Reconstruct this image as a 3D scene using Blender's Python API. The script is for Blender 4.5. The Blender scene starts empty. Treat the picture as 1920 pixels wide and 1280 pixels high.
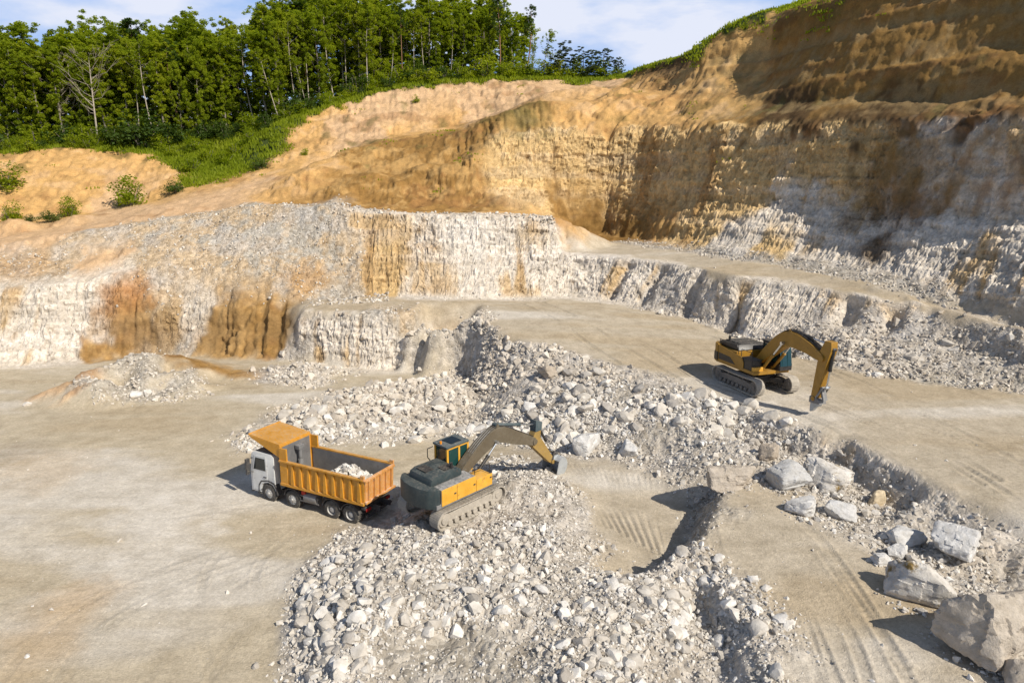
import bpy, bmesh, math, random
import numpy as np
from mathutils import Vector, Matrix
from mathutils.geometry import delaunay_2d_cdt

random.seed(7); RNG = np.random.default_rng(11)
SC = bpy.context.scene
COL = SC.collection
R = math.radians

# ------------------------------------------------------------------ camera
CAMZ, PITCH, FPX = 17.0, R(12.7), 1300.0
SP_, CP_ = math.sin(PITCH), math.cos(PITCH)
cam = bpy.data.cameras.new('camera'); cam_o = bpy.data.objects.new('camera', cam); COL.objects.link(cam_o)
cam.sensor_width = 36; cam.lens = FPX / 1920 * 36; cam.clip_end = 6000; cam.clip_start = .1
cam_o.location = (0, 0, CAMZ); cam_o.rotation_euler = (math.pi / 2 - PITCH, 0, 0)
SC.camera = cam_o

def ray(px, py):
    u = (px - 960) / FPX; v = (640 - py) / FPX
    return u, CP_ + v * SP_, -SP_ + v * CP_
def Pz(px, py, z):
    dx, dy, dz = ray(px, py); k = (z - CAMZ) / dz
    return (dx * k, dy * k, z)
def PY(px, py, Y):
    dx, dy, dz = ray(px, py); k = Y / dy
    return (dx * k, Y, CAMZ + dz * k)
def project(x, y, z):
    d = y * CP_ - (z - CAMZ) * SP_
    return 960 + FPX * x / d, 640 - FPX * ((z - CAMZ) * CP_ + y * SP_) / d, d

# ------------------------------------------------------------------ noise
def _h(i, j, k, s):
    n = (i.astype(np.int64) * 374761393 + j.astype(np.int64) * 668265263 + k.astype(np.int64) * 2147483647 + s * 974634541) & 0xFFFFFFFF
    n = ((n ^ (n >> 13)) * 1274126177) & 0xFFFFFFFF
    n = ((n ^ (n >> 15)) * 2246822519) & 0xFFFFFFFF
    n = n ^ (n >> 14)
    return (n & 0xFFFFFF).astype(np.float32) / 0xFFFFFF
def vn(x, y, z, s=0):
    x = np.asarray(x, np.float64); y = np.asarray(y, np.float64); z = np.asarray(z, np.float64) + np.zeros_like(x)
    i = np.floor(x); j = np.floor(y); k = np.floor(z)
    fx = (x - i).astype(np.float32); fy = (y - j).astype(np.float32); fz = (z - k).astype(np.float32)
    fx = fx * fx * (3 - 2 * fx); fy = fy * fy * (3 - 2 * fy); fz = fz * fz * (3 - 2 * fz)
    r = 0
    for a in (0, 1):
        for b in (0, 1):
            for c in (0, 1):
                r = r + _h(i + a, j + b, k + c, s) * (fx if a else 1 - fx) * (fy if b else 1 - fy) * (fz if c else 1 - fz)
    return r * 2 - 1
def fbm(x, y, z, s=0, o=4, g=.5):
    r = 0; a = 1; t = 0
    for q in range(o):
        r = r + a * vn(x, y, z, s + q * 17); t += a; a *= g; x = x * 2.03 + 5.1; y = y * 2.03 + 1.7; z = z * 2.03 + 9.2
    return r / t
def cellhash(x, y, z, s=0):
    return _h(np.floor(x), np.floor(y), np.floor(z), s) * 2 - 1

# ------------------------------------------------------------------ materials
def newmat(name):
    m = bpy.data.materials.new(name); m.use_nodes = True
    nt = m.node_tree; b = nt.nodes['Principled BSDF']; b.inputs['Roughness'].default_value = .9
    b.inputs['Specular IOR Level'].default_value = .25
    return m, nt, b
def N(nt, t, **kw):
    n = nt.nodes.new(t)
    for k, v in kw.items():
        if k.startswith('i_'): n.inputs[int(k[2:]) if k[2:].isdigit() else k[2:].replace('_', ' ')].default_value = v
        else: setattr(n, k, v)
    return n
def ramp(nt, fac, stops):
    r = nt.nodes.new('ShaderNodeValToRGB'); e = r.color_ramp.elements
    while len(e) < len(stops): e.new(.5)
    for q, (p, c) in enumerate(stops):
        e[q].position = p; e[q].color = (*c, 1) if len(c) == 3 else c
    nt.links.new(fac, r.inputs[0]); return r.outputs[0]
def mixc(nt, fac, a, b, mode='MIX'):
    m = nt.nodes.new('ShaderNodeMix'); m.data_type = 'RGBA'; m.blend_type = mode
    for s, v in ((0, fac), (6, a), (7, b)):
        if isinstance(v, (int, float)): m.inputs[s].default_value = v
        elif isinstance(v, tuple): m.inputs[s].default_value = (*v, 1) if len(v) == 3 else v
        else: nt.links.new(v, m.inputs[s])
    return m.outputs[2]
def noise(nt, vec, scale, detail=4, rough=.55):
    n = N(nt, 'ShaderNodeTexNoise'); n.inputs['Scale'].default_value = scale
    n.inputs['Detail'].default_value = detail; n.inputs['Roughness'].default_value = rough
    if vec is not None: nt.links.new(vec, n.inputs['Vector'])
    return n.outputs[0]

def terrain_material():
    m, nt, b = newmat('quarry_ground'); L = nt.links.new
    geo = N(nt, 'ShaderNodeNewGeometry'); pos = geo.outputs['Position']
    at = N(nt, 'ShaderNodeAttribute', attribute_name='col'); sa = N(nt, 'ShaderNodeAttribute', attribute_name='stone')
    n1 = noise(nt, pos, .9, 6, .6); n2 = noise(nt, pos, 6, 5, .65)
    c = mixc(nt, 1.0, at.outputs['Color'], ramp(nt, n1, [(.3, (.84, .83, .81)), (.7, (1.13, 1.14, 1.16))]), 'MULTIPLY')
    c = mixc(nt, 1.0, c, ramp(nt, n2, [(.3, (.80, .80, .80)), (.72, (1.15, 1.15, 1.15))]), 'MULTIPLY')
    n5 = noise(nt, pos, 28, 3, .7)
    c = mixc(nt, 1.0, c, ramp(nt, n5, [(.3, (.82, .81, .80)), (.7, (1.14, 1.14, 1.15))]), 'MULTIPLY')
    # small stones embedded in rubble surfaces: each cell its own stone colour
    vo = N(nt, 'ShaderNodeTexVoronoi'); vo.inputs['Scale'].default_value = 3.4; L(pos, vo.inputs['Vector'])
    vs = ramp(nt, vo.outputs['Color'], [(0, (.62, .59, .55)), (.5, (1.0, 1.0, 1.0)), (1, (1.3, 1.31, 1.33))])
    c2 = mixc(nt, 1.0, c, vs, 'MULTIPLY')
    c = mixc(nt, sa.outputs['Fac'], c, c2)
    L(c, b.inputs['Base Color'])
    vd = N(nt, 'ShaderNodeTexVoronoi', feature='DISTANCE_TO_EDGE'); vd.inputs['Scale'].default_value = 3.4; L(pos, vd.inputs['Vector'])
    mt = N(nt, 'ShaderNodeMath', operation='MULTIPLY'); L(vd.outputs['Distance'], mt.inputs[0]); L(sa.outputs['Fac'], mt.inputs[1])
    n3 = noise(nt, pos, 14, 4, .7)
    ma = N(nt, 'ShaderNodeMath', operation='ADD'); mm = N(nt, 'ShaderNodeMath', operation='MULTIPLY'); mm.inputs[1].default_value = .35
    L(n3, mm.inputs[0]); L(mm.outputs[0], ma.inputs[0]); L(mt.outputs[0], ma.inputs[1])
    bp = N(nt, 'ShaderNodeBump'); bp.inputs['Strength'].default_value = .75; bp.inputs['Distance'].default_value = .2
    L(ma.outputs[0], bp.inputs['Height']); L(bp.outputs[0], b.inputs['Normal'])
    b.inputs['Roughness'].default_value = .95; b.inputs['Specular IOR Level'].default_value = .12
    return m

def stone_material(name, lo, mid, hi, lichen=None, bump=.4):
    m, nt, b = newmat(name); L = nt.links.new
    tc = N(nt, 'ShaderNodeTexCoord'); geo = N(nt, 'ShaderNodeNewGeometry')
    oi = N(nt, 'ShaderNodeObjectInfo')
    at = N(nt, 'ShaderNodeAttribute', attribute_name='tint')
    ad = N(nt, 'ShaderNodeMath', operation='ADD'); L(oi.outputs['Random'], ad.inputs[0]); L(at.outputs['Fac'], ad.inputs[1])
    fr = N(nt, 'ShaderNodeMath', operation='FRACT'); L(ad.outputs[0], fr.inputs[0])
    c = ramp(nt, fr.outputs[0], [(0, lo), (.45, mid), (1, hi)])
    n1 = noise(nt, geo.outputs['Position'], 3.0, 6, .65)
    c = mixc(nt, 1.0, c, ramp(nt, n1, [(.3, (.78, .76, .73)), (.65, (1.12, 1.12, 1.13))]), 'MULTIPLY')
    if lichen:
        n4 = noise(nt, geo.outputs['Position'], .9, 5, .7)
        c = mixc(nt, ramp(nt, n4, [(.54, (0, 0, 0)), (.64, (1, 1, 1))]), c, lichen)
    L(c, b.inputs['Base Color'])
    n2 = noise(nt, geo.outputs['Position'], 7, 6, .7)
    bp = N(nt, 'ShaderNodeBump'); bp.inputs['Strength'].default_value = bump; bp.inputs['Distance'].default_value = .12
    L(n2, bp.inputs['Height']); L(bp.outputs[0], b.inputs['Normal'])
    b.inputs['Roughness'].default_value = .95; b.inputs['Specular IOR Level'].default_value = .12
    return m

def paint(name, col, rough=.45, metal=0, dust=.35, dustcol=(.46, .40, .31), spec=.4, low=True):
    """painted steel with dust lying on upward faces and in blotches, thin scratches to bare dark metal"""
    m, nt, b = newmat(name); L = nt.links.new
    tc = N(nt, 'ShaderNodeTexCoord'); geo = N(nt, 'ShaderNodeNewGeometry')
    o = tc.outputs['Object']
    n1 = noise(nt, o, 1.6, 6, .65); n2 = noise(nt, o, 9, 4, .7)
    c = mixc(nt, 1.0, col, ramp(nt, n1, [(.25, (.78, .77, .75)), (.75, (1.12, 1.12, 1.12))]), 'MULTIPLY')
    n4 = noise(nt, o, 4.5, 8, .75)
    c = mixc(nt, ramp(nt, n4, [(.57, (0, 0, 0)), (.66, (.75, .75, .75))]), c, (col[0] * .35 + .03, col[1] * .3 + .02, col[2] * .3 + .015))
    sx = N(nt, 'ShaderNodeSeparateXYZ'); L(geo.outputs['Normal'], sx.inputs[0])
    up = N(nt, 'ShaderNodeMapRange'); up.inputs[1].default_value = .2; up.inputs[2].default_value = 1; up.inputs[3].default_value = .35; up.inputs[4].default_value = 1.25
    L(sx.outputs[2], up.inputs[0])
    dn = ramp(nt, n2, [(.35, (0, 0, 0)), (.75, (1, 1, 1))])
    dn1 = ramp(nt, n1, [(.35, (.25, .25, .25)), (.7, (1, 1, 1))])
    a1 = N(nt, 'ShaderNodeMath', operation='MULTIPLY'); L(dn, a1.inputs[0]); L(dn1, a1.inputs[1])
    a2 = N(nt, 'ShaderNodeMath', operation='MULTIPLY'); L(a1.outputs[0], a2.inputs[0]); L(up.outputs[0], a2.inputs[1])
    a3 = N(nt, 'ShaderNodeMath', operation='MULTIPLY', use_clamp=True); L(a2.outputs[0], a3.inputs[0]); a3.inputs[1].default_value = dust * 2
    c = mixc(nt, a3.outputs[0], c, dustcol)
    L(c, b.inputs['Base Color'])
    rr = N(nt, 'ShaderNodeMapRange'); rr.inputs[3].default_value = rough; rr.inputs[4].default_value = .9; L(a3.outputs[0], rr.inputs[0]); L(rr.outputs[0], b.inputs['Roughness'])
    b.inputs['Metallic'].default_value = metal; b.inputs['Specular IOR Level'].default_value = spec
    bp = N(nt, 'ShaderNodeBump'); bp.inputs['Strength'].default_value = .12; bp.inputs['Distance'].default_value = .02
    L(n2, bp.inputs['Height']); L(bp.outputs[0], b.inputs['Normal'])
    return m

def leaf_material(name, a, bcol, c_, trans=.35):
    m, nt, b = newmat(name); L = nt.links.new
    at = N(nt, 'ShaderNodeAttribute', attribute_name='tint'); oi = N(nt, 'ShaderNodeObjectInfo')
    md = N(nt, 'ShaderNodeMath', operation='MULTIPLY_ADD'); L(oi.outputs['Random'], md.inputs[0]); md.inputs[1].default_value = .45; 
    ml = N(nt, 'ShaderNodeMath', operation='MULTIPLY'); L(at.outputs['Fac'], ml.inputs[0]); ml.inputs[1].default_value = .6
    L(ml.outputs[0], md.inputs[2])
    c = ramp(nt, md.outputs[0], [(0, a), (.5, bcol), (1, c_)])
    L(c, b.inputs['Base Color']); b.inputs['Roughness'].default_value = .6; b.inputs['Specular IOR Level'].default_value = .25
    tr = N(nt, 'ShaderNodeBsdfTranslucent'); L(mixc(nt, 1.0, c, (1.25, 1.3, .6), 'MULTIPLY'), tr.inputs[0])
    mx = N(nt, 'ShaderNodeMixShader'); mx.inputs[0].default_value = trans
    L(b.outputs[0], mx.inputs[1]); L(tr.outputs[0], mx.inputs[2]); L(mx.outputs[0], nt.nodes['Material Output'].inputs[0])
    return m
def bark_material(name, a, bcol):
    m, nt, b = newmat(name); geo = N(nt, 'ShaderNodeTexCoord')
    n = noise(nt, geo.outputs['Object'], 2.2, 6, .7)
    nt.links.new(ramp(nt, n, [(.3, a), (.7, bcol)]), b.inputs['Base Color']); return m

# ------------------------------------------------------------------ tagging helpers
def tag(o, label=None, cat=None, group=None, kind=None):
    if label: o['label'] = label
    if cat: o['category'] = cat
    if group: o['group'] = group
    if kind: o['kind'] = kind
    return o
def empty(name, loc=(0, 0, 0), rz=0):
    o = bpy.data.objects.new(name, None); COL.objects.link(o); o.location = loc; o.rotation_euler = (0, 0, rz); o.empty_display_size = .3
    return o
def np_mesh(name, v, faces, mats, attrs=None, smooth=True, colattr=None):
    """faces: (n,k) int array"""
    me = bpy.data.meshes.new(name); v = np.asarray(v, np.float32); faces = np.asarray(faces, np.int32)
    n, k = faces.shape
    me.vertices.add(len(v)); me.vertices.foreach_set('co', v.ravel())
    me.loops.add(n * k); me.loops.foreach_set('vertex_index', faces.ravel())
    me.polygons.add(n); me.polygons.foreach_set('loop_start', np.arange(0, n * k, k, dtype=np.int32))
    me.polygons.foreach_set('use_smooth', np.full(n, smooth, bool))
    me.update(calc_edges=True)
    for an, arr in (attrs or {}).items():
        a = me.attributes.new(an, 'FLOAT', 'POINT'); a.data.foreach_set('value', np.asarray(arr, np.float32))
    if colattr is not None:
        a = me.color_attributes.new('col', 'FLOAT_COLOR', 'POINT')
        rgba = np.ones((len(v), 4), np.float32); rgba[:, :3] = colattr; a.data.foreach_set('color', rgba.ravel())
    for m in (mats if isinstance(mats, (list, tuple)) else [mats]): me.materials.append(m)
    return me
def link(name, me, parent=None):
    o = bpy.data.objects.new(name, me); COL.objects.link(o)
    if parent: o.parent = parent
    return o
# ------------------------------------------------------------------ terrain: control lines
# surface classes: albedo, stoniness
CLS = 'F T R G W Y O P B D V'.split()
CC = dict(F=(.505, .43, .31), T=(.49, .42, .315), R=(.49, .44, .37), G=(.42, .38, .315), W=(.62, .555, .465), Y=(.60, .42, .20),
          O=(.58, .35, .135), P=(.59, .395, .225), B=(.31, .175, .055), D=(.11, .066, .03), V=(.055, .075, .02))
ST = dict(F=.05, T=.08, R=.9, G=1.0, W=.6, Y=.55, O=.08, P=.08, B=.2, D=0, V=0)
pts = []                                       # (x, y, z, class index)
def line(cls, mode, pl, step=.8):
    w = [(Pz if mode == 'z' else PY)(*p) for p in pl]
    cl = cls if isinstance(cls, (list, tuple)) else [cls] * len(w)
    for q in range(len(w) - 1):
        a, b = np.array(w[q]), np.array(w[q + 1]); d = math.hypot(*(b - a)[:2]); n = max(1, int(d / step))
        for i in range(n):
            p = a + (b - a) * i / n
            pts.append((*p, CLS.index(cl[q] if i / n < .5 else cl[q + 1])))
    pts.append((*w[-1], CLS.index(cl[-1])))
def dots(cls, mode, pl):
    for p in pl: pts.append((*(Pz if mode == 'z' else PY)(*p), CLS.index(cls)))
def up(l): return [(a, b, c + max(0, (a - 1640) / 280 * .4)) for a, b, c in l]
def sh(l, dpy=0, dval=0, dpx=0): return [(a + dpx, b + dpy, c + dval) for a, b, c in l]

# floor of the pit
dots('F', 'z', [(x, y, 0) for y in (1500, 1400, 1280, 1180, 1100, 1040, 980) for x in range(-600, 520, 110)])
dots('F', 'z', [(x, y, 0) for y in (920, 860, 810, 770, 735, 715) for x in range(-500, 470, 90)])
dots('F', 'z', [(x, y, .05) for (x, y) in [(520, 960), (600, 985), (520, 880), (620, 900), (700, 930), (620, 850), (700, 850), (780, 840), (860, 830), (920, 840), (860, 860), (800, 900), (650, 700), (720, 712), (780, 708), (700, 890), (760, 870)]])
# left wall: toe, break, crest
T1 = [(-500, 735, 0), (-300, 712, 0), (0, 692, 0), (100, 682, 0), (210, 668, 0), (300, 664, 0), (420, 670, 0), (500, 674, 0), (560, 676, 0), (640, 688, 0), (720, 692, 0), (800, 684, 0), (850, 684, .05)]
line(['W', 'W', 'W', 'W', 'B', 'G', 'B', 'B', 'R', 'W', 'W', 'W', 'W'], 'z', T1)
line('F', 'z', sh(T1, 9))
CW = [(-500, 500, 68), (-300, 480, 72), (0, 455, 76), (100, 441, 78), (200, 427, 80), (300, 411, 82), (400, 396, 83.5), (470, 382, 84), (560, 386, 83), (620, 383, 82.5), (680, 394, 81.5), (760, 399, 80.5), (860, 402, 80.5), (940, 402, 80.5), (1000, 404, 80.5), (1045, 408, 80)]
line(['P', 'P', 'P', 'P', 'G', 'G', 'G', 'G', 'G', 'G', 'W', 'W', 'W', 'W', 'W', 'W'], 'Y', CW)
line(['O', 'O', 'P', 'P', 'P', 'P', 'P', 'P', 'G', 'G', 'B', 'B', 'B', 'O', 'O', 'O'], 'Y', [(a, b - 2, c + 2.0) for a, b, c in CW])
line(['P', 'P', 'W', 'W', 'W', 'G', 'G', 'G'], 'Y', [(-500, 585, 62.5), (-300, 565, 65), (0, 545, 69), (100, 537, 70), (210, 520, 72), (300, 510, 73.5), (400, 500, 75), (545, 487, 76.5)])
line(['G', 'G', 'G', 'P', 'G'], 'Y', [(-300, 520, 69), (0, 500, 72.5), (100, 492, 74), (200, 478, 76), (300, 455, 78)])
line(['W', 'W', 'W', 'B', 'W', 'B', 'B'], 'Y', [(-300, 640, 64.5), (0, 625, 66.5), (180, 605, 69), (240, 600, 69.8), (350, 590, 70.5), (450, 585, 70.6), (540, 580, 70.5)])
line(['G', 'G', 'Y', 'W', 'W', 'W'], 'Y', [(560, 478, 77.5), (640, 475, 77.6), (720, 470, 77.5), (820, 470, 77.6), (930, 470, 77.7), (1045, 462, 78.3)])
# middle bench: crest and back toe
C1 = [(560, 582, 5.0), (640, 585, 5.0), (720, 590, 5.0), (800, 596, 5.0), (880, 602, 5.0), (940, 622, 4.8), (1000, 646, 4.4), (1060, 660, 4.2), (1150, 683, 3.9), (1250, 713, 3.6), (1330, 748, 3.3), (1420, 777, 3.2), (1500, 797, 3.1), (1600, 835, 3.0), (1700, 888, 2.9), (1800, 945, 2.8), (1920, 1003, 2.7), (2150, 1110, 2.6)]
line(['W', 'W', 'W', 'R', 'R', 'R', 'R', 'R', 'R', 'R', 'R', 'R', 'R', 'W', 'W', 'W', 'W', 'W'], 'z', C1)
line('R', 'z', [(a - 14, b + 62, max(1.0, c - 1.8)) for a, b, c in C1[11:]])
line(['T', 'T', 'G', 'R', 'R'] + ['T'] * 13, 'z', [(a + 4, b - (6 if a < 1200 else 14), c + .05) for a, b, c in C1])
T2 = [(556, 563, 5.2), (640, 557, 5.3), (720, 553, 5.4), (800, 558, 5.3), (900, 561, 5.2), (1000, 559, 5.1), (1060, 557, 5.1), (1150, 566, 5.0), (1220, 581, 4.7), (1300, 598, 4.4), (1360, 620, 4.1), (1450, 650, 3.9), (1560, 684, 3.7), (1650, 702, 3.7), (1750, 716, 3.6), (1850, 723, 3.6), (1920, 731, 3.6), (2150, 765, 3.6)]
line(['G', 'G', 'Y', 'W', 'W', 'W', 'W', 'W', 'R', 'R', 'R', 'R', 'R', 'R', 'G', 'G', 'G', 'G'], 'z', T2)
line('T', 'z', sh(T2, 8))
dots('T', 'z', [(960, 600, 5.0), (1050, 610, 4.9), (1150, 630, 4.5), (1250, 660, 4.1), (1350, 690, 3.65), (1450, 725, 3.45), (1550, 765, 3.25), (1650, 790, 3.2), (1750, 830, 3.1), (1850, 890, 3.0), (1950, 940, 2.9), (1920, 800, 3.3), (1800, 770, 3.4), (1700, 740, 3.5), (2150, 850, 3.3), (2150, 1000, 3.0)])
# face and rubble between the middle and upper benches
C2 = [(1055, 474, 9.6), (1100, 476, 9.5), (1200, 484, 9.4), (1260, 492, 9.2), (1320, 505, 9.0), (1370, 515, 8.9), (1450, 524, 8.7), (1560, 541, 8.4), (1640, 558, 8.05), (1720, 575, 7.6), (1800, 592, 7.1), (1860, 612, 6.8), (1920, 636, 6.25), (2150, 700, 5.6)]
line('W', 'z', C2); line('T', 'z', sh(C2, -4, .03))
line(['W', 'W', 'R', 'R', 'R', 'R', 'R'], 'Y', [(1360, 580, 62.0), (1450, 596, 59.3), (1560, 604, 56.5), (1700, 632, 52.6), (1800, 645, 50.5), (1920, 678, 46.4), (2150, 720, 41)])
T3 = [(1065, 447, 9.9), (1120, 448, 9.9), (1200, 459, 9.8), (1280, 469, 9.7), (1350, 480, 9.6), (1420, 490, 9.4), (1500, 503, 9.2), (1560, 515, 9.0), (1640, 530, 8.8), (1700, 546, 8.4), (1800, 571, 7.9), (1920, 606, 7.4), (2150, 660, 6.8)]
line(['B', 'B', 'G'] + ['G'] * 10, 'z', T3); line('T', 'z', sh(T3, 5))
# the high cliff: foot, clay boundary, upper slope, skyline
line(['Y', 'Y', 'B', 'B', 'B', 'Y', 'W', 'Y', 'W', 'W', 'W', 'W', 'W', 'W'], 'Y', up([(925, 382, 92), (1000, 387, 93), (1050, 415, 95), (1130, 440, 97), (1220, 450, 88.5), (1300, 446, 80.8), (1380, 452, 75.3), (1450, 466, 71.6), (1520, 482, 68), (1600, 500, 63.8), (1700, 518, 59.0), (1800, 530, 54.9), (1920, 545, 50.0), (2150, 565, 43)]))
line(['Y', 'Y', 'Y', 'Y', 'W', 'W', 'W', 'W', 'W'], 'Y', up([(1140, 380, 98), (1220, 370, 93), (1300, 375, 86), (1400, 380, 79.5), (1500, 385, 74), (1600, 395, 69.3), (1720, 400, 63.8), (1920, 400, 55.3), (2150, 410, 48)]))
line(['Y', 'Y', 'Y', 'Y', 'Y', 'Y', 'Y', 'B', 'B', 'W'], 'Y', up([(1000, 320, 96.5), (1140, 320, 98.6), (1220, 310, 95), (1300, 312, 88.5), (1400, 310, 81.3), (1500, 310, 75.9), (1600, 315, 71), (1720, 330, 65.2), (1920, 310, 56.9), (2150, 310, 49.5)]))
KL = up([(930, 257, 98.5), (1000, 252, 99.5), (1100, 247, 99.7), (1200, 247, 97), (1300, 247, 90.7), (1380, 243, 84.7), (1450, 240, 79.8), (1560, 237, 73.8), (1640, 234, 69.8), (1750, 230, 64.9), (1900, 227, 58.2), (2150, 222, 51)])
line(['Y', 'Y', 'Y', 'Y', 'Y', 'Y', 'Y', 'Y', 'Y', 'W', 'W', 'W'], 'Y', KL)
line(['O', 'O', 'O', 'O', 'O', 'B', 'D', 'D', 'D', 'D', 'D', 'D'], 'Y', [(a, b - 12, c + 1.0) for a, b, c in KL])  # D: dark clay, with shade under the overhang put into its colour
line(['O', 'O', 'D', 'B', 'D', 'B', 'D'], 'Y', up([(1350, 190, 95), (1400, 190, 92), (1500, 190, 82.3), (1600, 180, 76.6), (1700, 185, 71.5), (1900, 175, 62.3), (2150, 170, 54.5)]))  # D stretches continue the painted shade of the dark clay band
line(['O', 'O', 'B', 'B', 'B', 'B', 'B'], 'Y', up([(1360, 140, 98.5), (1425, 140, 95.5), (1455, 140, 91.5), (1500, 140, 85), (1700, 130, 72.5), (1920, 125, 62.5), (2150, 120, 55)]))
line(['O', 'O', 'O', 'B', 'B', 'B', 'B'], 'Y', up([(1345, 92, 102.6), (1400, 86, 100.3), (1440, 80, 98.6), (1480, 80, 93), (1600, 80, 80.5), (1750, 75, 73), (1950, 70, 64.5)]))
SK = up([(1330, 62, 104), (1400, 34, 101.5), (1440, 20, 100), (1480, 6, 95), (1600, -35, 85.5), (1750, -90, 78.5), (1920, -150, 71.5), (2150, -230, 64)])
line('V', 'Y', SK)
line(['O', 'O', 'O', 'B', 'B', 'B', 'B', 'B'], 'Y', [(a + 6, b + 12, c - .5) for a, b, c in SK])
line('V', 'Y', [(a, b + 6, c + 7) for a, b, c in SK])
line('V', 'Y', [(a, b + 40, c + 30) for a, b, c in SK])
line(['O', 'O', 'O', 'O'], 'Y', [(1332, 96, 103.4), (1326, 140, 101), (1308, 190, 97), (1290, 218, 95)])
line(['O', 'O', 'O'], 'Y', [(1290, 112, 108), (1285, 150, 104), (1275, 185, 101)])
RG = [(1320, 100, 107), (1280, 106, 112), (1240, 116, 118), (1200, 127, 124), (1168, 140, 129)]
line('V', 'Y', RG); line(['O', 'D', 'D', 'B', 'P'], 'Y', [(a, b + 10, c - 1.5) for a, b, c in RG])
line('V', 'Y', [(a, b + 4, c + 8) for a, b, c in RG])
line(['O', 'O', 'O'], 'Y', [(1265, 168, 106), (1210, 170, 111), (1180, 166, 117)])
# spur over the yellow cliff
line(['B', 'B', 'B', 'O', 'O', 'O', 'O'], 'Y', [(905, 246, 101), (940, 216, 102), (1000, 193, 103), (1060, 192, 103), (1130, 192, 103), (1200, 197, 102), (1268, 208, 99)])
# back bank: toe and crest, forest floor
line(['P', 'P', 'O', 'O', 'P', 'P', 'P', 'O'], 'Y', [(640, 277, 107.5), (700, 260, 111), (760, 249, 113), (850, 238, 116), (900, 226, 118), (1000, 185, 119), (1100, 175, 119.5), (1180, 170, 118)])
C5 = [(500, 246, 110), (540, 228, 113), (600, 206, 118), (700, 174, 123), (760, 161, 125), (850, 152, 127), (950, 149, 128), (1010, 149, 128), (1100, 153, 128), (1165, 145, 129.5)]
line(['V', 'V', 'O', 'P', 'P', 'P', 'P', 'P', 'P', 'O'], 'Y', [(a, b + 7, c - .8) for a, b, c in C5]); line('V', 'Y', C5)
line(['V', 'O', 'P', 'P'], 'Y', [(520, 270, 108), (580, 245, 112), (660, 222, 116), (760, 205, 119)])
FG = [(-300, 294, 108), (-100, 286, 110), (0, 279, 112), (200, 273, 114.5), (300, 272, 116), (400, 258, 121), (470, 243, 119), (520, 231, 117.5), (640, 190, 125), (760, 155, 129), (900, 143, 131), (1010, 143, 131.5), (1100, 145, 133), (1165, 141, 134)]
line('V', 'Y', FG)
for x, z in ((-160, 27), (-100, 29), (-50, 33), (0, 40), (60, 42), (130, 44)):
    for yy in (165, 230, 300): pts.append((x, yy, z + (yy - 165) * .02, CLS.index('V')))
# left ochre cut, haul track, green gully
C6 = [(-300, 305, 101), (-100, 298, 105), (0, 291, 107), (60, 284, 108), (130, 280, 109), (220, 286, 110), (290, 293, 110), (335, 328, 104.5)]
line('O', 'Y', C6); line('V', 'Y', [(a, b - 6, c + 1.5) for a, b, c in C6])
T6 = [(-300, 465, 80), (-100, 436, 87), (0, 422, 90), (60, 414, 92), (130, 403, 94), (220, 390, 97), (300, 372, 98), (345, 354, 99.5)]
line(['P', 'P', 'O', 'O', 'O', 'P', 'O', 'O'], 'Y', T6)
line(['P', 'P', 'P', 'O', 'O', 'O', 'P'], 'Y', [(300, 393, 86.5), (400, 370, 91), (480, 346, 95), (560, 319, 100), (620, 301, 104), (645, 288, 106.5), (655, 280, 107.2)])
line('V', 'Y', [(352, 345, 101), (400, 328, 104), (440, 318, 106), (500, 290, 108)])
dots('V', 'Y', [(310, 300, 111.5), (360, 300, 110), (420, 300, 110), (460, 275, 113), (380, 275, 117), (340, 318, 107)])
dots('O', 'Y', [(430, 345, 98), (500, 318, 102), (560, 290, 106), (600, 262, 110)])
# brown hollow behind the white crest
line(['O', 'O', 'O', 'B', 'B', 'B', 'B'], 'Y', [(500, 376, 88), (540, 347, 92), (600, 302, 98), (660, 278, 102.5), (750, 265, 105), (830, 255, 104), (905, 247, 101)])
line('B', 'Y', [(520, 386, 86.5), (620, 382, 88), (700, 377, 90), (800, 373, 90.5), (900, 378, 90)])
line('B', 'Y', [(640, 340, 93), (720, 330, 95.5), (800, 325, 96), (880, 320, 95.5)])
dots('O', 'Y', [(580, 345, 92.5), (610, 318, 96)])
dots('B', 'Y', [(720, 395, 84.5), (820, 397, 84.5), (920, 396, 85)])
# stone pile behind the truck
line('R', 'z', [(497, 812, .1), (560, 822, .1), (640, 817, .1), (760, 807, .1), (830, 797, .15), (880, 788, .2)])
line('R', 'z', [(545, 788, 1.0), (620, 748, 1.7), (700, 720, 2.0), (800, 711, 1.9), (870, 714, 1.8)])
line('F', 'z', [(470, 765, 0), (540, 740, .02), (610, 727, .02), (700, 715, .02), (790, 709, .02)])
line('R', 'z', [(530, 795, .1), (620, 766, .1), (700, 739, .1), (800, 727, .2), (850, 720, .5)])
# rubble slope under the middle bench
line('R', 'z', [(868, 700, .3), (888, 745, .5), (905, 790, .3), (960, 818, .4), (1040, 835, .6), (1120, 848, .8), (1200, 858, 1.0), (1290, 885, 1.2)])
dots('R', 'z', [(900, 690, 2.0), (960, 720, 2.3), (1080, 752, 2.5), (1180, 782, 2.3), (1290, 800, 2.5), (1400, 832, 2.5), (940, 765, 1.3), (1040, 795, 1.4), (1130, 820, 1.2), (1020, 690, 3.4), (1130, 720, 3.2), (1230, 750, 3.0), (1250, 840, 1.5), (1330, 860, 2.0)])
dots('G', 'z', [(1180, 745, 2.9), (1230, 815, 1.9)])
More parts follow.
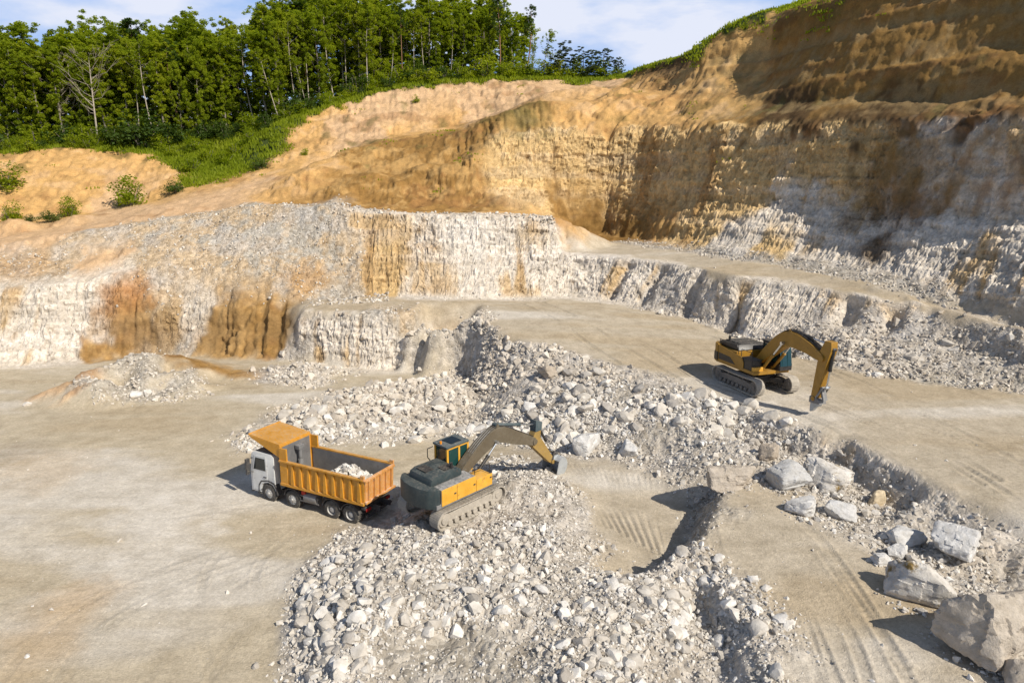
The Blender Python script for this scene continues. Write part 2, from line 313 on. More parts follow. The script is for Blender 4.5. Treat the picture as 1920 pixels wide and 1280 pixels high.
# track plateau at lower right and the step beside it
CR = [(1345, 905, 2.15), (1338, 925, 2.2), (1330, 950, 2.2), (1306, 992, 2.15), (1272, 1024, 2.1), (1210, 1054, 2.0), (1140, 1082, 1.7)]
CR2 = [(1310, 1052, 1.95), (1345, 1085, 1.95), (1400, 1170, 1.95), (1435, 1280, 1.9), (1500, 1420, 1.9)]
def wline(cls, w):
    for q in range(len(w) - 1):
        a, b = np.array(w[q]), np.array(w[q + 1]); n = max(1, int(math.hypot(*(b - a)[:2]) / .4))
        for k in range(n + 1): pts.append((*(a + (b - a) * k / n), CLS.index(cls)))
line(['G', 'G', 'G', 'G', 'R', 'R', 'R'], 'z', CR, .4); line('R', 'z', CR2, .4)
wline('G', [(Pz(*c)[0] - .35, Pz(*c)[1] + .35, .35) for c in CR[:-1]]); wline('R', [(Pz(*c)[0] - .75, Pz(*c)[1] + .1, .6) for c in CR2[1:]])
wline('T', [(Pz(*c)[0] - 1.5, Pz(*c)[1] + 1.4, .45) for c in CR[:-1]]); wline('R', [(Pz(*c)[0] - 1.5, Pz(*c)[1] + .1, .9) for c in CR2[1:]])
dots('T', 'z', [(1370, 935, 2.1), (1350, 985, 2.08), (1330, 1020, 2.0), (1380, 1060, 1.98)])
line('T', 'z', [(1420, 922, 2.1), (1480, 985, 2.1), (1560, 1022, 2.0), (1640, 1062, 1.95), (1690, 1110, 1.9), (1750, 1200, 1.8), (1840, 1280, 1.75), (1960, 1420, 1.7)])
dots('T', 'z', [(1400, 1000, 2.0), (1450, 1080, 1.9), (1520, 1150, 1.8), (1600, 1250, 1.7), (1600, 1120, 1.9), (1500, 1280, 1.65)])
dots('R', 'z', [(1440, 885, 1.95), (1540, 905, 1.65), (1640, 985, 1.6), (1720, 1045, 1.6), (1850, 1125, 1.6), (1990, 1210, 1.6), (1480, 850, 1.9), (1560, 872, 1.4), (1660, 945, 1.05), (1760, 1018, 1.0), (1900, 1100, 1.1), (2100, 1180, 1.4), (1950, 1320, 1.6)])
dots('T', 'z', [(1170, 1000, .5), (1120, 985, .6), (1080, 900, .7), (1120, 930, .6), (1150, 875, .85), (1060, 865, .7), (1220, 910, .6), (1100, 890, .75), (1010, 858, .55)])
# near rubble heap carrying the digger
line('F', 'z', [(600, 1022, 0), (552, 1058, 0), (535, 1100, 0), (530, 1180, 0), (535, 1280, 0), (545, 1420, 0)])
line('R', 'z', [(720, 985, .1), (660, 1003, .15), (610, 1032, .15), (570, 1062, .15), (552, 1100, .15), (546, 1180, .15), (550, 1280, .15), (560, 1420, .1)])
dots('R', 'z', [(690, 1035, 1.0), (760, 1000, 1.1), (830, 975, 1.2), (900, 935, 1.25), (960, 897, 2.0), (1020, 908, 1.9), (1080, 955, 1.2), (1090, 1010, 1.0), (970, 955, 1.5), (880, 990, 1.3), (1040, 985, 1.6),
                (640, 1090, 1.3), (720, 1080, 1.7), (800, 1050, 1.95), (900, 1040, 1.6), (1000, 1010, 1.6), (1100, 1050, 1.3), (1200, 1085, 1.8), (1270, 1095, 1.85),
                (625, 1190, 1.25), (690, 1150, 1.9), (800, 1130, 1.5), (940, 1120, 1.9), (1060, 1120, 1.5), (1170, 1150, 1.6), (1260, 1150, 1.5), (1290, 1220, 1.1),
                (640, 1280, 1.0), (1060, 1220, 1.5), (1190, 1240, 1.3), (1270, 1280, .9), (1000, 1190, 1.2), (1080, 1400, 1.2), (1290, 1400, 1.0), (640, 1400, .8)])
dots('G', 'z', [(740, 1240, .85), (830, 1200, .9), (800, 1280, .7), (940, 1270, .8), (900, 1200, 1.1), (720, 1400, .6), (900, 1400, .6)])
dots('R', 'z', [(780, 960, .9), (840, 925, .8), (900, 890, .7), (960, 873, .8), (1010, 880, .9)])
# spoil mound on the left
dots('P', 'z', [(60, 742, .1), (110, 722, 1.0), (160, 688, 2.2), (140, 735, .9)]); dots('G', 'z', [(190, 705, 2.1), (150, 710, 1.7)])
dots('G', 'z', [(230, 660, 2.7), (280, 655, 2.9), (270, 700, 1.7), (330, 690, 1.7), (370, 715, .7), (320, 730, .5), (240, 735, .5), (280, 745, .1)])
dots('B', 'z', [(320, 668, 2.0), (380, 690, 1.0), (430, 705, .2)])
line('F', 'z', [(20, 752, 0), (100, 765, 0), (200, 768, 0), (300, 760, 0), (380, 742, 0), (440, 722, 0)])
# foot pile at the end of the small face
dots('R', 'z', [(540, 690, .7), (580, 675, 1.3), (620, 690, .6), (520, 708, .1), (600, 715, .05)])

# ------------------------------------------------------------------ terrain: TIN -> grid
GX0, GX1, GY0, GY1, GS = -150., 150., 8., 240., .3
P_ = np.array(pts)
P_ = P_[(P_[:, 0] > GX0 - 40) & (P_[:, 0] < GX1 + 40) & (P_[:, 1] < 320)]
# frame points so that the hull covers the grid
def nearz(x, y):
    i = np.argmin((P_[:, 0] - x) ** 2 + (P_[:, 1] - y) ** 2); return P_[i, 2], P_[i, 3]
extra = []
for x, y in [(GX0 - 2, yy) for yy in np.linspace(GY0 - 2, GY1 + 2, 14)] + [(GX1 + 2, yy) for yy in np.linspace(GY0 - 2, GY1 + 2, 14)] + [(xx, GY0 - 2) for xx in np.linspace(GX0, GX1, 20)] + [(xx, GY1 + 2) for xx in np.linspace(GX0, GX1, 10)]:
    z, c = nearz(x, y); extra.append((x, y, z, c))
P_ = np.vstack([P_, extra])
key = np.round(P_[:, :2] / .12).astype(int); _, ui = np.unique(key, axis=0, return_index=True); P_ = P_[ui]
ov, oe, of, orv, ore, orf = delaunay_2d_cdt([Vector((a, b)) for a, b in P_[:, :2]], [], [], 0, 1e-5)
src = np.array([o[0] for o in orv]); V2 = np.array([(v.x, v.y) for v in ov])
nx, ny = int((GX1 - GX0) / GS) + 1, int((GY1 - GY0) / GS) + 1
NC = len(CLS)
CH = np.zeros((ny, nx, 1 + NC), np.float32)
vals = np.zeros((len(src), 1 + NC), np.float32); vals[:, 0] = P_[src, 2]; vals[np.arange(len(src)), 1 + P_[src, 3].astype(int)] = 1
for f in of:
    a, b, c = f; A, B, C = V2[a], V2[b], V2[c]
    i0 = max(0, int(math.ceil((min(A[0], B[0], C[0]) - GX0) / GS))); i1 = min(nx - 1, int((max(A[0], B[0], C[0]) - GX0) / GS))
    j0 = max(0, int(math.ceil((min(A[1], B[1], C[1]) - GY0) / GS))); j1 = min(ny - 1, int((max(A[1], B[1], C[1]) - GY0) / GS))
    if i1 < i0 or j1 < j0: continue
    den = (B[1] - C[1]) * (A[0] - C[0]) + (C[0] - B[0]) * (A[1] - C[1])
    if abs(den) < 1e-9: continue
    X, Y = np.meshgrid(GX0 + GS * np.arange(i0, i1 + 1), GY0 + GS * np.arange(j0, j1 + 1))
    l1 = ((B[1] - C[1]) * (X - C[0]) + (C[0] - B[0]) * (Y - C[1])) / den
    l2 = ((C[1] - A[1]) * (X - C[0]) + (A[0] - C[0]) * (Y - C[1])) / den
    l3 = 1 - l1 - l2; m = (l1 > -1e-6) & (l2 > -1e-6) & (l3 > -1e-6)
    if not m.any(): continue
    w = l1[m][:, None] * vals[a] + l2[m][:, None] * vals[b] + l3[m][:, None] * vals[c]
    sub = CH[j0:j1 + 1, i0:i1 + 1]; sub[m] = w
def blur(A, r):
    k = 2 * r + 1
    for ax in (0, 1):
        p = np.concatenate([np.repeat(np.take(A, [0], ax), r + 1, ax), A, np.repeat(np.take(A, [-1], ax), r, ax)], ax)
        cs = np.cumsum(p, axis=ax, dtype=np.float64)
        A = ((np.take(cs, range(k, p.shape[ax]), ax) - np.take(cs, range(0, p.shape[ax] - k), ax)) / k).astype(np.float32)
    return A
CH[..., :1] = blur(blur(CH[..., :1], 1), 1)
CH[..., 1:] = blur(CH[..., 1:], 1)
# tipped and slumped cones of earth lying in the brown hollow and on the terraces
GXX, GYY = np.meshgrid(GX0 + GS * np.arange(nx), GY0 + GS * np.arange(ny))
for px_, py_, Y_, h_, r_ in ((640, 372, 89.5, 1.5, 4.5), (700, 352, 92.5, 2.0, 4.5), (750, 366, 90.5, 1.6, 3.8), (800, 345, 93.5, 2.6, 5.0), (850, 362, 91.5, 2.2, 4.2), (890, 338, 94.5, 2.8, 4.6), (920, 356, 92.5, 2.4, 4), (945, 376, 89, 1.6, 3.4), (1000, 384, 88.5, 1.2, 3),
                             (560, 352, 91.5, 1.2, 4), (600, 336, 94, 1.4, 4.5), (1105, 185, 112, 1.9, 5.5), (1040, 180, 112, 1.2, 5), (1170, 190, 106, 1.5, 5), (30, 445, 84, 1.6, 3.5), (150, 425, 87, .9, 4)):
    c_ = PY(px_, py_, Y_); d_ = np.hypot(GXX - c_[0], (GYY - c_[1]) * 1.15); CH[..., 0] += (h_ * np.clip(1 - d_ / r_, 0, 1) ** 1.15).astype(np.float32)
def samp(ch, x, y):
    fx = np.clip((x - GX0) / GS, 0, nx - 1.001); fy = np.clip((y - GY0) / GS, 0, ny - 1.001)
    i = fx.astype(int); j = fy.astype(int); a = (fx - i)[..., None]; b = (fy - j)[..., None]
    return ch[j, i] * (1 - a) * (1 - b) + ch[j, i + 1] * a * (1 - b) + ch[j + 1, i] * (1 - a) * b + ch[j + 1, i + 1] * a * b
def ground(x, y): return float(samp(CH[..., :1], np.array([x]), np.array([y]))[0, 0])
def grad(x, y, e=.35):
    zx = samp(CH[..., :1], x + e, y)[..., 0] - samp(CH[..., :1], x - e, y)[..., 0]
    zy = samp(CH[..., :1], x, y + e)[..., 0] - samp(CH[..., :1], x, y - e)[..., 0]
    return zx / (2 * e), zy / (2 * e)

def weights(x, y, z):
    wx = 1.5 * fbm(x * .35, y * .35, z * .2, 3, 3) + .45 * vn(x * 1.7, y * 1.7, z * 1.2, 9)
    wy = 1.5 * fbm(x * .35, y * .35, z * .2, 5, 3) + .45 * vn(x * 1.7, y * 1.7, z * 1.2, 8)
    s = np.clip((np.hypot(x, y) - 15) / 50, .25, 1)
    W = samp(CH[..., 1:], x + wx * s, y + wy * s)
    W = W ** 1.6; return W / W.sum(-1, keepdims=True)

# wheel and crawler marks pressed into the floor and benches (lines in the world)
def trail(pl, mode_z, gauge, width, depth, n=1):
    out = []
    w = [np.array(Pz(a, b, mode_z))[:2] for a, b in pl]
    # smooth
    q = []
    for i in range(len(w) - 1):
        p0, p1, p2, p3 = w[max(0, i - 1)], w[i], w[i + 1], w[min(len(w) - 1, i + 2)]
        for t in np.linspace(0, 1, 7)[:-1]:
            q.append(.5 * (2 * p1 + (p2 - p0) * t + (2 * p0 - 5 * p1 + 4 * p2 - p3) * t * t + (3 * p1 - p0 - 3 * p2 + p3) * t ** 3))
    q.append(w[-1]); q = np.array(q)
    tn = np.gradient(q, axis=0); tn /= np.linalg.norm(tn, axis=1, keepdims=True) + 1e-9; nn = np.c_[-tn[:, 1], tn[:, 0]]
    for s in ((-.5, .5) if gauge else (0,)): out.append((q + nn * gauge * s, width, depth))
    return out
TRAILS = []
for a in [([(1470, 1280), (1440, 1150), (1400, 1050), (1370, 960)], 1.8, 2.3, .5, .06), ([(1640, 1280), (1560, 1130), (1480, 1010), (1400, 950)], 1.85, 2.3, .5, .06), ([(1560, 1280), (1530, 1180), (1450, 1060), (1350, 1000)], 1.8, 2.2, .45, .05),
          ([(1700, 1240), (1600, 1120), (1540, 1040)], 1.9, 0, .4, .06), ([(1300, 1050), (1400, 1080), (1480, 1120)], 1.8, 0, .5, .06),
          ([(1920, 960), (1780, 880), (1640, 810), (1480, 750)], 3.2, 2.4, .5, .07), ([(1920, 880), (1760, 800), (1600, 740), (1420, 660), (1250, 620)], 3.5, 2.5, .5, .07), ([(1920, 820), (1700, 755), (1560, 700), (1380, 640), (1200, 600), (950, 580)], 3.9, 2.5, .5, .07),
          ([(1250, 690), (1130, 640), (1050, 600), (980, 572)], 4.5, 2.4, .5, .08), ([(1800, 900), (1650, 820), (1500, 765), (1350, 720)], 3.2, 2.4, .45, .07), ([(1350, 690), (1230, 640), (1120, 615), (900, 592)], 4.3, 2.5, .5, .08),
          ([(560, 1000), (440, 1040), (300, 1090), (140, 1180), (60, 1280)], 0, 2.2, .5, .04), ([(520, 1010), (380, 1030), (200, 1080), (0, 1130)], 0, 2.2, .5, .035), ([(520, 960), (300, 990), (120, 1000), (-60, 1000)], 0, 2.2, .5, .03),
          ([(480, 920), (300, 960), (100, 985), (-60, 990)], 0, 2.2, .5, .03), ([(470, 1280), (430, 1150), (440, 1060), (520, 990)], 0, 2.2, .45, .04), ([(160, 1280), (240, 1170), (380, 1100), (520, 1040)], 0, 2.2, .45, .04),
          ([(440, 720), (560, 720), (700, 706), (800, 704)], 0, 2.2, .5, .04), ([(960, 850), (850, 835), (720, 850), (600, 840)], .2, 2.3, .5, .05), ([(440, 760), (360, 800), (200, 830), (0, 840)], 0, 2.2, .6, .03),
          ([(330, 1280), (400, 1180), (470, 1120), (530, 1075)], 0, 2.2, .45, .04)]:
    TRAILS += trail(*(a if a[1] > .1 else (a[0], a[1], a[2], a[3] * .9, a[4] * .45)))
for q in range(9):                    # teeth drag marks fanning over the dug surface
    TRAILS += trail([(1040 + q * 22, 862 + q * 4), (1090 + q * 18, 915 + q * 8), (1130 + q * 15, 975 + q * 7)], .8, 0, .16, .06)
def trail_effect(x, y, flat):
    d = np.zeros_like(x); c = np.zeros_like(x)
    for q, wd, dp in TRAILS:
        lo = q.min(0) - 1; hi = q.max(0) + 1
        idx = np.nonzero((x > lo[0]) & (x < hi[0]) & (y > lo[1]) & (y < hi[1]) & (flat > .15))[0]
        if not len(idx): continue
        best = np.full(len(idx), 9.); arc = np.zeros(len(idx)); acc = 0
        px, py = x[idx], y[idx]
        for i in range(len(q) - 1):
            a, b = q[i], q[i + 1]; ab = b - a; L2 = ab @ ab + 1e-9; ln = math.sqrt(L2)
            t = np.clip(((px - a[0]) * ab[0] + (py - a[1]) * ab[1]) / L2, 0, 1)
            dd = np.hypot(px - a[0] - t * ab[0], py - a[1] - t * ab[1]); m = dd < best
            best[m] = dd[m]; arc[m] = acc + t[m] * ln; acc += ln
        fade = np.clip(.5 + 1.1 * vn(px * .35, py * .35, np.zeros_like(px), 61), 0, 1)
        s = np.clip((wd / 2 - best) / .08, 0, 1) * fade
        tread = (.55 + .45 * np.sin((arc + .12 * vn(px * 1.3, py * 1.3, 0 * px, 64)) * 2 * math.pi / .28) * np.clip(.6 + 1.2 * vn(px * .9, py * .9, 0 * px, 66), 0, 1))
        rim = np.exp(-((best - wd / 2 - .05) / .08) ** 2) * fade
        d[idx] += -dp * s * tread + dp * .8 * rim
        c[idx] -= s * .06
    return d, c

# ------------------------------------------------------------------ terrain mesh on a polar lattice
NA, NR = 1000, 900
az = np.linspace(R(-52), R(52), NA)
rf = np.concatenate([np.linspace(13, 70, 1100), np.linspace(70.06, 150, 1000), np.linspace(150.2, 238, 220)])
rr = np.zeros((NA, NR)); 
for i, a in enumerate(az):
    zz = samp(CH[..., :1], rf * math.sin(a), rf * math.cos(a))[:, 0]
    ds = np.hypot(np.diff(rf), np.diff(zz) * 1.3) / (rf[1:] + 8) 
    cs = np.concatenate([[0], np.cumsum(ds)]); rr[i] = np.interp(np.linspace(0, cs[-1], NR), cs, rf)
for _ in range(3): rr[1:-1] = .25 * rr[:-2] + .5 * rr[1:-1] + .25 * rr[2:]
x = (rr * np.sin(az)[:, None]).ravel(); y = (rr * np.cos(az)[:, None]).ravel()
z = samp(CH[..., :1], x, y)[:, 0].astype(np.float64)
gx, gy = grad(x, y); nl = np.sqrt(1 + gx * gx + gy * gy); nxv, nyv, nzv = -gx / nl, -gy / nl, 1 / nl
W = weights(x, y, z); w = {c: W[:, i] for i, c in enumerate(CLS)}
steep = np.clip((1 - nzv - .06) / .3, 0, 1); steepC = np.clip((1 - nzv - .015) / .10, 0, 1)
far = np.clip((np.hypot(x, y) - 20) / 60, .3, 1)
rock = w['W'] + w['Y']; clay = w['O'] + w['P'] + w['B'] + w['D']; rub = w['R'] + w['G']; flat = w['F'] + w['T']
warp = .5 * vn(x * .8, y * .8, z * .8, 21)
blk = cellhash(x / .95 + .6 * warp, y / .95 + .6 * warp, z / .5 + .3 * warp, 4) * .6 + cellhash(x / .5 + warp, y / .5, z / .28 + .5 * warp, 6) * .4
tR = np.clip((x - 3) / 10, 0, 1); sA = x + .12 * y; sB = .6 * x - .8 * y; pA = .12 * y; pB = .12 * (.8 * x + .6 * y)
def streak(f, zf, sd):                                             # relief that runs down the slope
    return vn(sA * f, pA * f, z * zf, sd) * (1 - tR) + vn(sB * f, pB * f, z * zf, sd + 1) * tR
flute = -np.abs(streak(.42, .04, 31)) * .8 - np.abs(streak(1.9, .2, 33)) * .6 - np.abs(streak(5, .8, 35)) * .3
big = fbm(x * .16, y * .16, z * .08, 41, 3)
rill = -np.abs(streak(.7, .03, 51)) * .8 - .55 * np.abs(streak(2.0, .08, 53)) - .2 * np.abs(streak(5, .2, 55))
blk2 = cellhash(x / .32 + 2 * warp, y / .32 - warp, z / .22 + warp, 12)
crag = fbm(x * 1.5, y * 1.5, z * 1.1, 57, 4, .6)
sS = np.where(tR > .5, sB, sA) + .25 * warp
bz = z / .52 + .35 * vn(sS * .12, 0 * x, z * .1, 111) + .12 * warp; row = np.floor(bz)
jit = _h(row, row * 0, row * 0, 113); cw2 = .55 + .55 * jit; bs = sS / cw2 + 7.3 * jit; colm = np.floor(bs)
bh = _h(row, colm, row * 0 + 3, 115) * 2 - 1; bedh = _h(row, row * 0 + 9, row * 0, 117) * 2 - 1
joint = np.clip(1 - np.minimum(np.minimum(bz - row, 1 - bz + row) * .52, np.minimum(bs - colm, 1 - bs + colm) * cw2) / .07, 0, 1)
cR = np.clip((z - 10.5) / 2, 0, 1) * np.clip((x - 2) / 6, 0, 1)           # the high cliff: tight, finely jointed beds
disp = steep * rock * (.13 * bh + .10 * bedh - .10 * joint + .06 * blk + .08 * blk2 + .36 * (flute + .5) + (.8 + .4 * cR) * big + (.16 - .06 * cR) * crag) * (.45 + .55 * far)
gul = fbm(x * .35, y * .35, z * .35, 63, 4, .6)
hillR = np.clip((x - 22) / 6, 0, 1) * np.clip((z - 22) / 3, 0, 1)
ledge = vn(0 * x + .3, 0 * y, z * .75 + .6 * big, 59) + .5 * vn(0 * x + 3.3, .1 * x, z * 1.9 + 1.2 * big, 60)   # clay beds standing out one over the other
disp += steep * clay * ((.42 - .30 * hillR) * (rill + .5) + .55 * big + .20 * crag + (.12 + .30 * hillR) * ledge)
disp += steepC * clay * (1 - hillR) * (.10 * crag + .16 * fbm(x * 3.1, y * 3.1, z * 2.2, 58, 4, .65) + .34 * (rill + .55) * (.4 + .6 * np.clip(.5 + 1.5 * big, 0, 1)) + .22 * np.sign(fbm(x * .5, y * .5, z * 1.2, 65, 3)) * np.clip(.3 + gul, 0, 1))
disp += clay * (1 - hillR) * (z < 27) * (-.7 * np.abs(gul) + .2) * np.clip(w['B'] * 1.5 + .35, 0, 1)
disp += steep * rub * (.16 * (rill + .5) + .25 * big + .22 * crag + .10 * blk) * far
for q_ in ((1345, 545, 60.5, 1.0, 2.4), (1215, 520, 71, .6, .9), (1290, 530, 66.5, .5, .8), (1160, 520, 73.5, .45, .7), (1600, 560, 57, .7, 1.2), (1680, 580, 54.5, .6, 1.0)):
    c_ = PY(*q_[:3]); ds_ = .6 * (x - c_[0]) - .8 * (y - c_[1]); disp -= q_[4] * np.exp(-(ds_ / q_[3]) ** 2) * np.exp(-((x - c_[0]) ** 2 + (y - c_[1]) ** 2) / 12) * steep * (1 - clay)
fb = fbm(x * .55, y * .55, z * .55, 71, 5, .55)
disp += (.05 * flat + .40 * rub + .28 * clay + .12 * rock + .3 * w['V']) * fb * (.5 + .5 * far)
disp += rub * .16 * fbm(x * 2.2, y * 2.2, z * 2.2, 73, 3)
disp += flat * .02 * fbm(x * 1.2, y * 6, z, 77, 3)
td, tc_ = trail_effect(x, y, flat * (nzv > .93))
disp += td * np.clip(flat * 1.3, 0, 1)
vx, vy, vz = x + nxv * disp, y + nyv * disp, z + nzv * disp
DISP = disp.reshape(NA, NR)
# albedo
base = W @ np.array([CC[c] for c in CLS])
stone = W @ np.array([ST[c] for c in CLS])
def lerp(a, b, t): return a + (b - a) * t[:, None]
strata = vn(x * .05, y * .05, z * 1.1 + big * .5, 81)          # bedding seams follow height
n_l = fbm(x * .11, y * .11, z * .11, 83, 4); n_m = fbm(x * .45, y * .45, z * .3, 85, 4)
vert = (streak(.45, .05, 87) + .5 * streak(1.2, .12, 88) + .3 * streak(3, .3, 90)) / 1.5                        # rusty runs down the faces
base = lerp(base, np.array((.50, .33, .14)), np.clip((vert * .9 + n_l * .9 - .16) * 3.2, 0, .8) * np.clip(w['W'] * 1.2, 0, 1) * steep)
base = lerp(base, np.array((.66, .60, .52)), np.clip((strata + n_m * .8 - .2) * 2, 0, .6) * np.clip(w['W'] + .25 * w['Y'], 0, 1))
base = lerp(base, np.array((.30, .16, .05)), np.clip((vert + n_m * .6 - .2) * 2.2, 0, .6) * w['Y'])
base = lerp(base, np.array((.30, .15, .06)), np.clip((n_m + strata * .5 - .22) * 2.2, 0, .45) * clay)
n_g = fbm(x * .9, y * .9, z * .5, 89, 4, .65)
base = lerp(base, np.array((.50, .31, .12)), np.clip((n_g + .8 * n_l - .02) * 2.6, 0, .75) * w['B'] * (1 - hillR))
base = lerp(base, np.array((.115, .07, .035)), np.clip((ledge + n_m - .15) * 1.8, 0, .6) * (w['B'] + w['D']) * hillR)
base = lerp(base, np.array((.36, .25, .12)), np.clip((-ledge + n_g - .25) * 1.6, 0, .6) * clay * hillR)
base = lerp(base, np.array((.52, .385, .235)), np.clip((n_g + n_l * 1.4 + .25) * 2.0, 0, .8) * w['G'] * (x < 8) * (y > 60))
base = lerp(base, np.array((.33, .22, .115)), np.clip((n_g + vert * .5 - .2) * 2.4, 0, .6) * (w['G'] + w['W']) * (x < 8) * (y > 60) * steep)
base = lerp(base, np.array((.66, .44, .24)), np.clip((-n_m - .1) * 2.2, 0, .5) * (w['O'] + w['P']))
fl2 = fbm(x * .07, y * .22, z * 0, 91, 4)
base = lerp(base, np.array((.64, .59, .51)), np.clip((fl2 - .06) * 2.6, 0, .75) * flat)
base = lerp(base, np.array((.42, .325, .20)), np.clip((-fl2 - .12) * 2.2, 0, .5) * flat)
base = lerp(base, np.array((.45, .42, .38)), np.clip((n_m) * 1.6, 0, .6) * rub)
crack = np.clip(.12 - np.abs(fbm(x * .5, y * .5, z * .35, 97, 4)), 0, .12) / .12
base = lerp(base, base * .62, crack * clay * steepC * (1 - hillR) * .6)
base = lerp(base, base * np.array((.98, 1.0, .98)), hillR * clay)
base = base * (1 + (.13 * bh + .08 * bedh - .22 * joint * np.clip(.6 + n_m, 0, 1)) * steep * rock + .10 * vert * steep * clay)[:, None]
base = lerp(base, np.array((.09, .11, .03)), np.clip((n_m - .25) * 3, 0, .6) * (clay * (z > 19)) * np.clip(nzv * 1.4 - .5, 0, 1))
base = base * (1 + (tc_ * np.clip(flat, 0, 1)))[:, None]
PATCH = []
def patch(px, py, Y, r, col, amt=.8, sz=1.0):
    if Y > 20:                                                     # where the sight line meets the slope
        for Yt in np.arange(Y - 9, Y + 12, .25):
            c = np.array(PY(px, py, Yt))
            if c[2] < ground(c[0], c[1]): break
    else: c = np.array(Pz(px, py, Y))
    PATCH.append((c, r, col, amt, sz))
patch(225, 575, 70, 2.4, (.36, .19, .075), .75); patch(250, 615, 69.5, 3.2, (.27, .165, .07), .7); patch(300, 635, 69, 4, (.25, .165, .08), .7); patch(410, 625, 70, 3.5, (.27, .18, .085), .55); patch(515, 620, 70, 3.2, (.22, .135, .055), .8)
patch(570, 525, 74, 3.0, (.46, .27, .11), .7); patch(250, 545, 71, 2.6, (.38, .17, .05), .7); patch(45, 500, 72.5, 4, (.42, .25, .11), .5)
patch(740, 440, 79, 3.0, (.48, .34, .18), .55); patch(745, 500, 77, 3.6, (.46, .32, .16), .6); patch(690, 520, 76, 3.4, (.45, .31, .16), .55); patch(870, 440, 79, 3, (.66, .62, .56), .7); patch(1000, 440, 79, 2.5, (.5, .34, .15), .5)
patch(1120, 425, 97, 4.5, (.20, .115, .035), .9); patch(1190, 430, 93, 4.0, (.20, .115, .035), .9)
patch(1650, 380, 68, 4, (.22, .14, .06), .85); patch(1700, 400, 64, 3.2, (.16, .10, .05), .85); patch(1640, 470, 64, 2.5, (.13, .085, .045), .85); patch(1700, 300, 66, 4.5, (.24, .155, .06), .7)
patch(25, 850, 0, 2.6, (.40, .34, .26), .7); patch(100, 1170, 0, 2.8, (.52, .37, .21), .4); patch(150, 1120, 0, 1.7, (.52, .37, .21), .35); patch(60, 880, 0, 4.2, (.54, .39, .22), .35); patch(70, 1240, 0, 2.5, (.52, .38, .22), .35)
patch(300, 975, 0, 3.6, (.70, .65, .57), .8); patch(420, 940, 0, 3, (.64, .58, .49), .6); patch(90, 995, 0, 2.2, (.66, .6, .5), .6)
patch(980, 215, 103, 5, (.10, .10, .03), .7)
n_f = fbm(x * 1.1, y * 1.1, z * .8, 95, 4, .6) + .5 * vert * steep
for c, r, col, amt, sz in PATCH:
    d = np.sqrt((x - c[0]) ** 2 + (y - c[1]) ** 2 + (sz * (z - c[2])) ** 2) / r + .6 * n_m + .45 * n_f
    base = lerp(base, np.array(col), amt * np.clip((1.15 - d) * 1.15, 0, 1))
base = np.clip(base, .008, .8)

M_TERR = terrain_material()
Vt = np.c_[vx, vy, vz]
ii, jj = np.meshgrid(np.arange(NA - 1), np.arange(NR - 1), indexing='ij'); v0 = (ii * NR + jj).ravel()
quads = np.c_[v0, v0 + NR, v0 + NR + 1, v0 + 1]
# which named piece of the setting each face belongs to
sm = np.stack([flat, rub, rock, clay, w['V']], 1)
dom = sm.argmax(1)[quads].astype(np.int8)
dom = np.sort(dom, axis=1)[:, 1]
floor_z = vz[quads].mean(1)
names = [('ground', 'structure'), ('gravel', 'stuff'), ('cliff', 'structure'), ('hill', 'structure'), ('grassland', 'structure')]
labels = ['beige dirt floor and benches of the pit', 'crushed white stone covering the slopes', 'white and yellow limestone faces of the pit', 'bare ochre and brown clay slopes', 'green ground at the edge of the wood']
for k, (nm, kd) in enumerate(names):
    f = quads[dom == k]
    if not len(f): continue
    uq, inv = np.unique(f, return_inverse=True)
    me = np_mesh(nm, Vt[uq], inv.reshape(-1, 4), M_TERR, {'stone': stone[uq]}, nm != 'cliff', base[uq])
    o = link(nm, me); tag(o, labels[k], 'ground' if k != 2 else 'cliff', kind=kd)
# the land beyond the pit, one sheet to the horizon
bm = bmesh.new(); bmesh.ops.create_circle(bm, cap_ends=True, segments=64, radius=3000)
me = bpy.data.meshes.new('land'); bm.to_mesh(me); bm.free(); me.materials.append(bark_material('far_land', (.05, .07, .02), (.08, .1, .03)))
o = link('land', me); o.location = (0, 0, -2.5); tag(o, kind='structure')
def surf(px_, py_):
    """ground height with relief, by nearest lattice vertex"""
    a = math.atan2(px_, py_); r = math.hypot(px_, py_); i = int(np.clip(round((a - az[0]) / (az[1] - az[0])), 0, NA - 1))
    j = int(np.clip(np.searchsorted(rr[i], r), 0, NR - 1)); return ground(px_, py_) + float(DISP[i, j])
def surfv(xa, ya):
    a = np.arctan2(xa, ya); r = np.hypot(xa, ya); i = np.clip(np.round((a - az[0]) / (az[1] - az[0])), 0, NA - 1).astype(int)
    k = np.empty(len(xa), int)
    for q in range(len(xa)): k[q] = np.searchsorted(rr[i[q]], r[q])
    k = np.clip(k, 0, NR - 1); return samp(CH[..., :1], xa, ya)[:, 0] + DISP[i, k]
